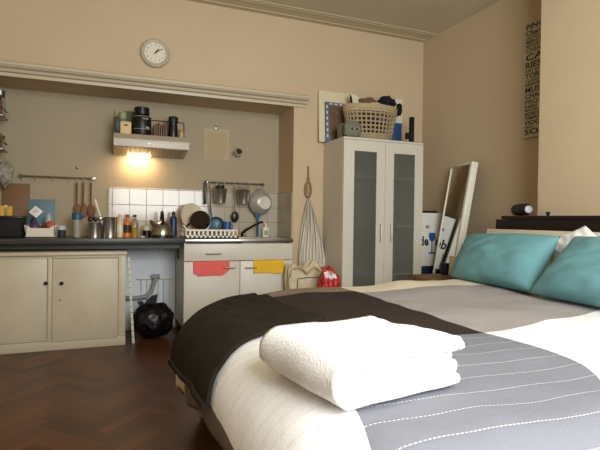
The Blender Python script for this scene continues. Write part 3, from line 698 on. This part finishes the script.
one('tea_towel', MB().grid(tw, 90, 40, uv=lambda a, b: (a, b)), towel_mat(), 'striped white and grey tea towel hanging on the pier', 'towel', smooth=80, solid=.002)

# tote bag, red plastic bag
TOTE = mat('beige_canvas', 'cdbd9b', .95, bmp=.4, bscale=90)
tt = thing('tote_bag', 'beige canvas tote bag standing below the striped towel', 'bag', (1.69, 4.11, 0))
def slump(p):
    return p
tb_ = MB().blob((1.685, 4.11, .33), .165, .085, .325, .13, 2.4, 5, 2, power=6)
for v in tb_.bm.verts:
    v.co.z = max(0.002, v.co.z); v.co.y += .012*mnoise.noise(v.co*14)
    if v.co.z > .55: v.co.z += .03*math.sin(v.co.x*26) * (v.co.z-.55)/.1
tb_.build('body', TOTE, tt, smooth=80)
MB().tube([(1.555, 4.025, .63), (1.60, 4.012, .655), (1.67, 4.008, .585), (1.74, 4.012, .645), (1.80, 4.03, .60)], .012, 6).build('strap', mat('beige_strap', 'b9a57e', .9), tt)
pkt = MB()
pkt.tube([(1.575, 4.018, .40), (1.58, 4.014, .54), (1.675, 4.012, .55), (1.79, 4.014, .545), (1.80, 4.018, .40)], .004, 6)
pkt.build('pocket_piping', mat('dark_piping', '4b453a', .8), tt)
rb = thing('shopping_bag', 'red and white plastic shopping bag beside the tote bag', 'bag', (1.81, 3.84, 0))
m, t_, b_ = base_mat('red_white_plastic'); oc = coords(t_)
nn = noise(t_, oc, 8, 2); t_.links.new(mixc(t_, nn.gt(.57), lin('b3161c'), lin('e4ddd2')), b_.inputs['Base Color']); b_.inputs['Roughness'].default_value = .35
bump(t_, b_, noise(t_, oc, 22, 4), .8, .02)
rb_ = MB().blob((1.81, 3.84, .32), .10, .085, .315, .28, 2.0, 5, 6, power=2.6)
for v in rb_.bm.verts:
    v.co.z = max(.002, v.co.z)
    if v.co.z > .5: v.co.x += (v.co.z-.5)*-.12
rb_.build('body', m, rb, smooth=80)

# ------------------------------------------------------------------ wardrobe
wd = thing('wardrobe', 'white two door wardrobe with tall grey glass panels in its doors', 'wardrobe', (2.43, 4.18, 0))
x0, x1, y0, y1 = 1.99, 2.857, 3.972, 4.39
wc = MB().box(x0, x0+.018, y0, y1, .0, 1.815).box(x1-.018, x1, y0, y1, .0, 1.815).box(x0, x1, y0-.02, y1, 1.816, 1.836, .002).box(x0+.018, x1-.018, y1-.008, y1, .05, 1.815).box(x0+.018, x1-.018, y0, y1-.008, .05, .07)
wc.box(x0+.018, x1-.018, y0+.02, y0+.04, 0, .05)
wc.build('carcass', WHITE, wd, smooth=0)
for z in (.55, 1.01, 1.47): MB().box(x0+.02, x1-.02, y0+.012, y1-.01, z, z+.018).build('shelf', WHITE, wd, smooth=0)
fg = mat('grey_frosted_glass', 'b9bcb2', .14, trans=.85, var=.02, spec=.4)
for (a, b, ga, gb, hx) in ((1.991, 2.4275, 2.10, 2.337, 2.378), (2.4305, 2.856, 2.525, 2.762, 2.492)):
    d = MB().box(a, ga, 3.95, 3.97, .06, 1.813, .002).box(gb, b, 3.95, 3.97, .06, 1.813, .002).box(ga, gb, 3.95, 3.97, 1.712, 1.813).box(ga, gb, 3.95, 3.97, .06, .16)
    d = d.build('door', WHITE, wd, smooth=0)
    MB().box(ga, gb, 3.956, 3.962, .16, 1.712).build('glass_panel', fg, d, smooth=0)
    MB().tube([(hx, 3.95, .875), (hx, 3.925, .875), (hx, 3.922, .88), (hx, 3.922, 1.03), (hx, 3.925, 1.035), (hx, 3.95, 1.035)], .006, 8).build('handle', mat('pale_handle', 'd6d0c2', .4, .1), d)

# on the wardrobe
ZW = 1.8375
cv = thing('canvas_board', 'large cream board leaning on the wall behind the framed picture', 'board', (2.1, 4.37, ZW))
cm = MB().box(1.915, 2.33, -.011, .011, 0, .515, .008); cm.xf(Matrix.Translation((0, 4.352, ZW+.001)) @ Matrix.Rotation(math.radians(-3.5), 4, 'X'))
cm.build('board', mat('board_cream', 'd5c7a5', .7), cv)
pc = thing('framed_picture', 'picture with blue dashed border and brown painting leaning on the wardrobe', 'picture', (2.2, 4.29, ZW))
PM = Matrix.Translation((0, 4.318, ZW+.001)) @ Matrix.Rotation(math.radians(-5), 4, 'X')
MB().box(1.975, 2.36, -.008, .008, 0, .40, .003).xf(PM).build('frame', mat('slate_blue_frame', '5b6470', .6), pc)
ds = MB()
for i in range(6):
    ds.box(1.985, 2.0, -.0105, -.0085, .045+.058*i, .075+.058*i)
for i in range(6): ds.box(2.02+.055*i, 2.052+.055*i, -.0105, -.0085, .375, .388)
ds.xf(PM).build('border_dashes', mat('dash_white', 'c9cac2', .6), pc)
m, t_, b_ = base_mat('brown_painting'); nn = noise(t_, coords(t_), 11, 3)
r = t_.nodes.new('ShaderNodeValToRGB'); t_.links.new(nn.s, r.inputs[0]); el = r.color_ramp.elements
el[0].position = .35; el[0].color = lin('4d4a3c'); el[1].position = .68; el[1].color = lin('6d6e66'); e = el.new(.5); e.color = lin('6e4a2c')
t_.links.new(r.outputs[0], b_.inputs['Base Color'])
MB().box(2.015, 2.34, -.0105, -.0085, .02, .36).xf(PM).build('painting', m, pc)
fgT = thing('figurine', 'grey owl shaped ornament with round eyes in front of basket', 'ornament', (2.175, 4.03, ZW))
GO = mat('grey_ornament', '6f6c5a', .6, var=.15, scale=25)
MB().blob((2.09, 3.99, ZW+.075), .085, .032, .075, .10, 3, 4, 2, power=4).build('body', GO, fgT, smooth=80)
for x in (2.075, 2.125):
    MB().tube([(x+.019*math.cos(2*PI*k/16), 3.958, ZW+.075+.022*math.sin(2*PI*k/16)) for k in range(16)], .006, 6, closed=True).build('eye_ring', mat('pale_ring', '8a8574', .5), fgT)
    MB().blob((x, 3.96, ZW+.075), .013, .008, .015, 0, 1, 2).build('eye', mat('dark_eye', '2b251c', .5), fgT)
one('storage_box', MB().box(2.015, 2.09, 4.06, 4.15, ZW, ZW+.14, .006), mat('greyish_carton', '7c7763', .7), 'low grey carton left of the owl ornament on the wardrobe', 'box')
# wicker laundry basket
bs = thing('laundry_basket', 'woven cane laundry basket full of clothes on the wardrobe', 'basket', (2.41, 4.16, ZW))
CANE = mat('cane', 'a89472', .7, var=.2, scale=40)
cx, cy = 2.375, 4.155
def rad(z): k = (z-ZW)/.30; return (.215+.065*k, .12+.03*k)
lat = MB(); NS = 34
for s in range(NS):
    a = 2*PI*s/NS; pts = []
    for q in range(5):
        z = ZW+.004+.295*q/4; rx, ry = rad(z); pts.append((cx+rx*math.cos(a), cy+ry*math.sin(a), z))
    lat.tube(pts, .0085, 6)
for q, (z, rr) in enumerate(((.012, .013), (.035, .013), (.058, .013), (.098, .009), (.138, .009), (.178, .009), (.218, .009), (.258, .009))):
    rx, ry = rad(ZW+z); lat.tube([(cx+(rx+.003)*math.cos(2*PI*k/48), cy+(ry+.003)*math.sin(2*PI*k/48), ZW+z+.002) for k in range(48)], rr, 6, closed=True)
lat.build('wicker_wall', CANE, bs)
MB().lathe([(0, .003), (.222, .003), (.222, .01), (0, .01)], (cx, cy, ZW), 40, sy=.12/.222).build('bottom', CANE, bs)
rx, ry = rad(ZW+.28)
rim = MB()
for zz, o in ((.287, 0), (.31, .004), (.33, .003)):
    rim.tube([(cx+(rx+o)*math.cos(2*PI*k/60), cy+(ry+o)*math.sin(2*PI*k/60), ZW+zz+.004*math.sin(k*3)) for k in range(60)], .0135, 8, closed=True)
rim.build('rim', mat('cane_rim', 'b8a27c', .7, var=.25, scale=60), bs)
DC = mat('dark_garment', '15151a', .95, bmp=.3)
def garment(c, rx, ry, rz, m, label, seed, amp=.35):
    return one('garment', MB().blob(c, rx, ry, rz, amp, 2.2, 4, seed), m, label, 'clothes', smooth=80)
garment((2.375, 4.155, ZW+.135), .165, .085, .12, mat('charcoal_garment', '2a2724', .95), 'dark clothes filling the inside of the cane basket', 3, .12)
garment((2.54, 4.13, ZW+.40), .085, .07, .06, DC, 'black garment heaped on the right of the cane basket', 5, .4)
garment((2.665, 4.10, ZW+.33), .02, .05, .06, DC, 'black sleeve hanging over the right rim of the cane basket', 12, .3)
garment((2.36, 4.19, ZW+.385), .09, .06, .055, mat('brown_garment', '6d5238', .95), 'brown garment heaped in the middle of the cane basket', 8)
garment((2.40, 4.085, ZW+.34), .08, .04, .035, mat('cream_garment', 'cdbd9a', .95), 'cream garment lying before the brown one in the cane basket', 14, .25)
pw = MB().prism([(2.20, ZW+.25), (2.27, ZW+.25), (2.32, ZW+.43), (2.19, ZW+.475)], 'y', 4.215, 4.221); 
one('paper_sheet', pw, mat('white_paper', 'd6cbb2', .8), 'white paper standing in the left of the cane basket', 'paper', smooth=0)
one('dark_strip', MB().prism([(2.205, ZW+.25), (2.225, ZW+.25), (2.195, ZW+.43), (2.175, ZW+.46)], 'y', 4.20, 4.213), DARKWOOD, 'thin dark strip standing against the paper in cane basket', 'strip', smooth=0)
one('carton', MB().box(2.70, 2.84, 4.30, 4.38, ZW, ZW+.50, .004), mat('offwhite_carton', 'd6cbb4', .7), 'tall white carton behind the cane basket on the wardrobe', 'box')
one('blue_carton', MB().box(2.66, 2.765, 4.19, 4.25, ZW, ZW+.225, .004), mat('blue_carton', '1d4274', .5), 'blue carton between the cane basket and black stand', 'box')
bs_ = thing('screen_stand', 'black stand with upright column on right end of wardrobe', 'stand', (2.77, 4.08, ZW))
MB().box(2.66, 2.845, 4.0, 4.17, ZW, ZW+.012, .004).build('foot', BLACK, bs_)
MB().box(2.785, 2.825, 4.06, 4.10, ZW+.012, ZW+.27, .004).build('column', BLACK, bs_)
MB().box(2.74, 2.785, 4.06, 4.10, ZW+.05, ZW+.11, .006).build('arm', BLACK, bs_)

# ------------------------------------------------------------------ corner: moving box, mirror, nightstand
def shape(o, x, z): return V(o[0]+x, o[1], o[2]+z)
nb = one('crate', MB().box(2.89, 3.145, 4.06, 4.36, 0, .62, .008), NAVY, 'navy blue crate on the floor under the white moving box', 'crate')
mb_ = thing('moving_box', 'white moving box printed with blue wine glasses between wardrobe and mirror', 'box', (3.015, 4.2, .621))
BXW = mat('white_cardboard', 'd9d6cc', .8, var=.03)
MB().box(2.88, 3.15, 4.03, 4.37, .621, 1.155, .003).build('carton', BXW, mb_, smooth=0)
def glass_icon(x, z):
    y0, y1 = 4.0285, 4.03
    g = MB()
    g.prism([(x-.036, z+.09), (x+.036, z+.09), (x+.04, z+.05), (x+.028, z+.015), (x+.006, z), (x+.006, z-.10), (x+.04, z-.112), (x+.04, z-.12), (x-.04, z-.12), (x-.04, z-.112), (x-.006, z-.10), (x-.006, z), (x-.028, z+.015), (x-.04, z+.05)], 'y', y0, y1)
    g.build('printed_glass', mat('print_blue', '1f4f95', .7), mb_, smooth=0)
glass_icon(3.035, .865)
text('de', .13, frame((2.884, 4.0295, .83), (1, 0, 0), (0, 0, 1)), mat('print_navy', '121726', .7), mb_, sx=.85, bold=.004)
text('lop', .12, frame((3.075, 4.0290, .83), (1, 0, 0), (0, 0, 1)), mat('print_navy', ''), mb_, sx=.42, bold=.004)
MB().box(2.955, 3.0, 4.0285, 4.03, 1.0, 1.03).build('printed_stamp', mat('grey_print', ''), mb_, smooth=0)
MB().box(2.88, 2.895, 4.028, 4.03, .63, .79).build('side_print', mat('grey_print', ''), mb_, smooth=0)
one('dark_tray', MB().box(2.9, 3.13, 4.08, 4.3, 1.156, 1.178, .005), DARKWOOD, 'flat dark brown tray lying on the white moving box', 'tray')
# mirror leaning on the right wall
mr = thing('standing_mirror', 'tall white framed mirror leaning on the right wall', 'mirror', (2.98, 3.68, 0))
A = math.atan2(.16, 1); H = 1.625; PHI = math.radians(-15); W_ = .45
MM = Matrix.Translation((2.735, 3.475, .003)) @ Matrix.Rotation(PHI, 4, 'Z') @ Matrix.Rotation(A, 4, 'Y')
# local: x thickness (front = -x), y width, z height
fm = MB().box(0, .06, 0, .042, .0, H, .003).box(0, .035, W_-.018, W_, 0, H, .003).box(0, .035, .042, W_-.018, H-.018, H, .002).box(0, .035, .042, W_-.018, 0, .04, .002)
fm.xf(MM).build('frame', mat('mirror_frame_white', 'ded8c6', .45), mr)
mm, t_, b_ = base_mat('mirror_glass'); b_.inputs['Base Color'].default_value = (.85, .88, .86, 1); b_.inputs['Metallic'].default_value = 1; b_.inputs['Roughness'].default_value = .01
MB().box(.008, .014, .043, W_-.019, .041, H-.019).xf(MM).build('mirror_pane', mm, mr, smooth=0)
MB().box(.0145, .032, .043, W_-.019, .041, H-.019).xf(MM).build('backing', DARKWOOD, mr, smooth=0)
# nightstand
ns = thing('nightstand', 'low white bedside box with wooden top beside the bed', 'nightstand', (2.5, 3.3, 0))
MB().box(2.25, 2.60, 2.98, 3.26, 0, .605, .004).build('body', mat('pinkish_white', 'd9ccbd', .6), ns)
MB().box(2.24, 2.61, 2.97, 3.27, .606, .642, .003).build('top', mat('nightstand_wood', '6f5235', .55, var=.15), ns)
one('carton', MB().box(2.50, 2.59, 3.0, 3.10, .643, .80, .004), mat('cream_box', 'd2c29c', .7), 'cream carton on the nightstand behind the left teal pillow', 'box')
one('cup', MB().lathe([(0, 0), (.03, 0), (.038, .09), (.034, .09), (.028, .006), (0, .006)], (2.54, 3.2, .643), 20), mat('dark_cup', '1f2330', .4), 'dark cup on the nightstand beside the cream carton', 'cup')

# ------------------------------------------------------------------ bed
ZB = .66; RR = .2; XI, YI0, YI1, RC = .49, .78, 2.64, .42
def sd(u, v):
    c = V((XI+4)/2, (YI0+YI1)/2); h = V((4-XI)/2, (YI1-YI0)/2)
    px, py = u-c.x, v-c.y; rc = RC if py > 0 else .12; qx, qy = abs(px)-(h.x-rc), abs(py)-(h.y-rc)
    mx_, my_ = max(qx, 0), max(qy, 0)
    d = math.hypot(mx_, my_) + min(max(qx, qy), 0) - rc
    if mx_ > 0 and my_ > 0: n = V(mx_ * math.copysign(1, px), my_ * math.copysign(1, py)).normalized()
    elif qx > qy: n = V(math.copysign(1, px), 0)
    else: n = V(0, math.copysign(1, py))
    return d, n
def top(u, v):
    n = mnoise.noise(V(u*2.3, v*2.3, 4.2))*.014 + mnoise.noise(V(u*6, v*6, 1.2))*.006
    k = min(1, max(0, (1.0-u)/.6)) * min(1, max(0, (v-1.7)/.9))
    l = min(1, max(0, (v-1.9)/.6)) * min(1, max(0, (u-1.45)/.4)); l = l*l*(3-2*l)
    return ZB + n - .06*k + .022*l
def drape(u, v, h=0, wr=0):
    d, n = sd(u, v); z0 = top(u, v) + h
    if d <= 0: return V(u, v, z0 + wr)
    b = V(u, v) - n*d; r = RR + h + wr
    if d < r*PI/2:
        a = d/r; return V(b.x + n.x*r*math.sin(a), b.y + n.y*r*math.sin(a), z0 - r*(1-math.cos(a)))
    e = d - r*PI/2; k = .02*math.sin((u*n.y + v*n.x)*14)*min(1, e*4)
    return V(b.x + n.x*(r-k-.10*e), b.y + n.y*(r-k-.10*e), z0 - r - e)
bd = thing('bed', 'double bed with white headboard under the patchwork duvet', 'bed', (1.5, 1.6, 0))
MB().box(.5, 2.50, .78, 2.55, .28, .60, .05, seg=4).build('mattress', mat('mattress_white', 'dcd6c8', .9), bd)
fb = MB().box(.52, 2.50, .80, .84, .14, .28).box(.52, 2.50, 2.51, 2.55, .14, .28).box(.52, .56, .84, 2.51, .14, .28).box(.56, 2.5, .84, 2.51, .25, .279)
fb.build('bed_frame', mat('bed_white', 'd9cfb8', .5), bd)
for x in (.54, 2.44):
    for y in (.82, 2.53): MB().box(x-.02, x+.03, y-.02, y+.02, 0, .14).build('leg', mat('bed_white', ''), bd)
MB().box(2.56, 2.60, .55, 2.765, 0, 1.022, .006).build('headboard', mat('headboard_white', 'dccfb2', .5), bd)
U0, U1, V0, V1 = XI-.36, 2.44, YI0-.5, YI1+.45
def uvf(a, b):
    v = V0+(V1-V0)*b; u0 = XI - .315 - .13*min(1, max(0, (v-1.2)/.9))
    return (u0+(U1-u0)*a, v)
du = MB().grid(lambda a, b: drape(*uvf(a, b)), 150, 170, uv=uvf)
one('duvet', du, duvet_mat(), 'patchwork duvet in white, grey, taupe and brown on the bed', 'duvet', smooth=180, solid=.012)
# dark throw blanket over the foot end
quad = [V(.19, 1.43), V(.80, 1.74), V(.76, 2.92), V(.105, 2.68)]   # near foot, near inner, far inner, far foot
def bq(a, b):   # a across foot->inner, b near->far
    return (quad[0]*(1-a)+quad[1]*a)*(1-b) + (quad[3]*(1-a)+quad[2]*a)*b
def bfn(a, b):
    p = bq(a, b)
    wr = .012*mnoise.noise(V(p.x*5+2, p.y*7, 3)) + .014*max(0, mnoise.noise(V((p.x+p.y)*6, (p.x-p.y)*2.2, 8))) + .006*mnoise.noise(V(p.x*16, p.y*16, 5))
    return drape(p.x, p.y, .02, wr)
bl = thing('throw_blanket', 'dark brown black fleece blanket draped over the foot of bed', 'blanket', (.5, 2.1, .66))
FL = mat('dark_fleece', '2a231a', .92, var=.3, scale=7, bmp=.25, bscale=90, sheen=0, spec=.2)
MB().grid(bfn, 70, 110).build('blanket', FL, bl, smooth=180, solid=.012)
edge = [bfn(0, i/60) for i in range(61)]
MB().tube([e + V(-.004, 0, -.002) for e in edge], .011, 8).build('hem', FL, bl)
# folded white towel
def folded():
    L, W, H = .40, .34, .108; th = H/4
    path = []
    # serpentine cross-section: four layers, folded left, right, left
    n = 14
    def seg(x0, x1, z): return [(x0+(x1-x0)*i/n, z) for i in range(n+1)]
    def turn(x, z0, z1, s):
        c, r = (z0+z1)/2, abs(z1-z0)/2; return [(x+s*r*math.sin(PI*k/8), c - (z1-z0)/2*math.cos(PI*k/8)) for k in range(1, 8)]
    z = [th*(.5+i) for i in range(4)]
    path += seg(L-.03, .045, z[1]) + turn(.045, z[1], z[2], -1) + seg(.045, L-.05, z[2])
    outer = seg(L-.02, .06, z[0]) + turn(.06, z[0], z[3], -1) + seg(.06, L-.015, z[3])
    return L, W, H, th, path, outer
L, W, H, th, path, outer = folded()
def ribbon(mb, path, t, W, seed):
    P = [V(x, 0, z) for x, z in path]; n = len(P); loops = []
    Nn = []
    for i in range(n):
        d = (P[min(i+1, n-1)] - P[max(i-1, 0)]).normalized(); Nn.append(V(-d.z, 0, d.x))
    cs = [(p + q*t/2) for p, q in zip(P, Nn)]
    end = [P[-1] + (P[-1]-P[-2]).normalized()*t*.5*math.sin(PI*k/6) + Nn[-1]*t/2*math.cos(PI*k/6) for k in range(1, 6)]
    cs2 = [(p - q*t/2) for p, q in zip(P, Nn)][::-1]
    st = [P[0] + (P[0]-P[1]).normalized()*t*.5*math.sin(PI*k/6) - Nn[0]*t/2*math.cos(PI*k/6) for k in range(1, 6)]
    ring = cs + end + cs2 + st
    NY = 26; rows = []
    for j in range(NY+1):
        y = W*j/NY; edge = min(j, NY-j)/NY; sh = 1 - .0*edge
        row = []
        for p in ring:
            q = V(p.x, y, p.z)
            k = mnoise.noise(V(q.x*7, q.y*7, q.z*14+seed))*.009 + mnoise.noise(V(q.x*30, q.y*30, q.z*40+seed))*.0025
            q.z = max(.002, q.z + k + .006*math.sin(q.y*9+q.x*5)*(q.z/.11)); q.x += k*.8
            q.y += .012*mnoise.noise(V(q.x*8, q.z*60, seed+j*.0)) * (1 if j in (0, NY) else .6)
            row.append(mb.bm.verts.new(q))
        rows.append(row)
    m = len(ring)
    for a, b in zip(rows, rows[1:]):
        for i in range(m): mb.bm.faces.new((a[i], a[(i+1) % m], b[(i+1) % m], b[i]))
    for r, s in ((rows[0], 1), (rows[-1], -1)):
        # end caps: stitch the two sides of the strip
        k = n
        a = r[:k]; b = [r[(2*k + 5 - 1 - i)] for i in range(k)]
        for i in range(k-1): mb.bm.faces.new((a[i], a[i+1], b[i+1], b[i]))
        mb.bm.faces.new([a[-1]] + r[k:k+5] + [b[-1]]); mb.bm.faces.new([a[0], b[0]] + r[2*k+5:])
TM = Matrix.Translation((.425, .885, .672)) @ Matrix.Rotation(math.radians(10), 4, 'Z')
TW = mat('white_terry', 'f4f2ee', .98, var=.03, scale=30, bmp=.35, bscale=170, sheen=.1)
to = thing('bath_towel', 'thick folded white bath towel lying on the foot of bed', 'towel', (.62, 1.08, .672))
mb1 = MB(); ribbon(mb1, outer, th*1.05, W, 1.0); mb1.xf(TM).build('outer_fold', TW, to, smooth=180)
mb2 = MB(); ribbon(mb2, path, th*1.05, W*.97, 5.0); mb2.xf(TM @ Matrix.Translation((0, .006, 0))).build('inner_fold', TW, to, smooth=180)

# pillows
def pillow(name, label, TL, TR, BL, BR, thick, m, seed, cat='pillow', nrm=-1):
    TL, TR, BL, BR = map(Vector, (TL, TR, BL, BR))
    nx = (TR-TL).cross(BL-TL).normalized()
    if nx.x > 0: nx = -nx
    mb = MB()
    def side(sg):
        def fn(a, b):
            # edges pulled in between the corners
            pa = a + .0; pb = b
            pin = .03
            ax = pa + (.5-pa)*pin*2*(1-abs(2*pb-1)**1.6)*abs(2*pa-1)**3
            bx_ = pb + (.5-pb)*pin*2*(1-abs(2*pa-1)**1.6)*abs(2*pb-1)**3
            p = (TL*(1-ax)+TR*ax)*(1-bx_) + (BL*(1-ax)+BR*ax)*bx_
            prof = ((1-abs(2*a-1)**2.6)*(1-abs(2*b-1)**2.6))**.5
            wr = 1 + .12*mnoise.noise(V(a*3, b*3, seed)) + .10*mnoise.noise(V((a+b)*7, (a-b)*2.5, seed+3))
            sag = (.010*mnoise.noise(V(a*5, b*5, seed+9)) + .008*mnoise.noise(V(a*4+b*9, b*3-a*6, seed)))*prof
            return p + nx*(sg*thick/2*prof*wr + sag)
        return fn
    mb.grid(side(1), 44, 36); mb.grid(side(-1), 44, 36)
    bmesh.ops.remove_doubles(mb.bm, verts=mb.bm.verts, dist=.0004)
    return one(name, mb, m, label, cat, smooth=180)
TEAL = mat('teal_cotton', '659599', .85, var=.05, scale=5, bmp=.12, bscale=40)
WP = mat('white_cotton', 'eee9df', .85, bmp=.1, bscale=30)
pillow('pillow', 'white pillow propped on the headboard between the teal pillows', (2.525, 2.20, .98), (2.525, 1.955, 1.06), (2.50, 2.1, .72), (2.50, 1.5, .72), .055, WP, 4)
pillow('pillow', 'teal pillow at the far side of the bed', (2.45, 2.83, .975), (2.44, 2.04, .995), (2.20, 2.72, .69), (2.16, 1.98, .685), .21, TEAL, 1)
pillow('pillow', 'teal pillow nearest the camera overlapping the other teal one', (2.42, 1.93, 1.0), (2.40, 1.22, .95), (2.12, 1.97, .69), (2.08, 1.28, .69), .21, TEAL, 2)

# dark shelf behind the headboard, speaker
sh = thing('headboard_shelf', 'dark brown shelf running behind the white headboard', 'shelf', (2.69, 1.6, 0))
MB().box(2.605, 2.775, .5, 2.705, 0, 1.02).build('body', DARKWOOD, sh, smooth=0)
MB().box(2.602, 2.777, .5, 2.72, 1.021, 1.092, .003).build('front_board', DARKWOOD, sh)
MB().box(2.600, 2.778, .5, 2.665, 1.093, 1.117, .003).build('top_board', mat('dark_top', '241913', .5, var=.2, spec=.3), sh)
sp_ = thing('speaker', 'black cylindrical portable speaker on the dark shelf', 'speaker', (2.69, 2.56, 1.118))
SM = Matrix.Rotation(math.radians(93), 4, 'X') @ Matrix.Identity(4)
SM = Matrix.Rotation(math.radians(-24), 4, 'Z') @ Matrix.Rotation(PI/2, 4, 'X')
MB().lathe([(0, -.112), (.026, -.112), (.036, -.1), (.041, -.08), (.042, 0), (.041, .08), (.036, .1), (.03, .11), (.028, .107), (0, .107)], (2.685, 2.565, 1.161), 32, SM).build('body', mat('speaker_black', '121216', .6, bmp=.3, bscale=300), sp_)
MB().lathe([(0, .108), (.026, .108), (.026, .112), (.022, .113), (0, .111)], (2.685, 2.565, 1.161), 28, SM).build('end_cap', mat('speaker_silver', 'a9a9ac', .35, .2), sp_)
MB().lathe([(.022, .1135), (.026, .1135), (.026, .116), (.022, .116)], (2.685, 2.565, 1.161), 28, SM).build('end_ring', DSTEEL, sp_)
one('small_stopper', MB().lathe([(0, 0), (.009, 0), (.01, .012), (.014, .02), (.014, .026), (0, .026)], (2.70, 2.36, 1.118), 14), BLACK, 'tiny black stopper standing on the shelf right of speaker', 'stopper')

# ------------------------------------------------------------------ wine word sign on right wall
sg = thing('word_sign', 'tall cream sign of black wine names on the right wall', 'sign', (3.15, 2.7, 1.755))
MB().box(3.135, 3.158, 2.40, 3.01, 1.755, 2.69, .002).build('panel', mat('sign_cream', 'b8ab90', .75), sg, smooth=0)
words = [('PINOT NOIR', .085), ('Chardonnay', .075), ('SAUVIGNON BLANC', .045), ('MERLOT', .045), ('BEAUJOLAIS', .05), ('CHIANTI', .07), ('CABERNET', .10), ('RIESLING', .095), ('RED WINE', .045), ('TORRONTES', .075), ('CLARET', .05), ('GEWURZ', .045), ('MUSCAT', .085), ('CHAMPAGNE', .07), ('PROSECCO', .075), ('SHERRY', .04), ('MALBEC', .045), ('BORDEAUX', .055), ('TEMPRANILLO', .045), ('VIOGNIER', .07), ('SYRAH', .03), ('SOAVE', .09)]
tot = sum(s for _, s in words); k = .90/tot; z = 2.672
INKS = mat('sign_ink', '2a251e', .7); INKB = mat('sign_ink_brown', '5d5344', .7)
for i, (wd_, s) in enumerate(words):
    s *= k; z -= s
    text(wd_, s*1.12, frame((3.1345, 2.985, z+s*.12), (0, -1, 0), (0, 0, 1)), INKB if i in (2, 4, 5, 8, 10, 14, 16) else INKS, sg, sx=1.25 if i not in (6, 21) else 1.7, bold=s*.022)
for o in bpy.data.objects:
    if '_w' in o: del o['_w']
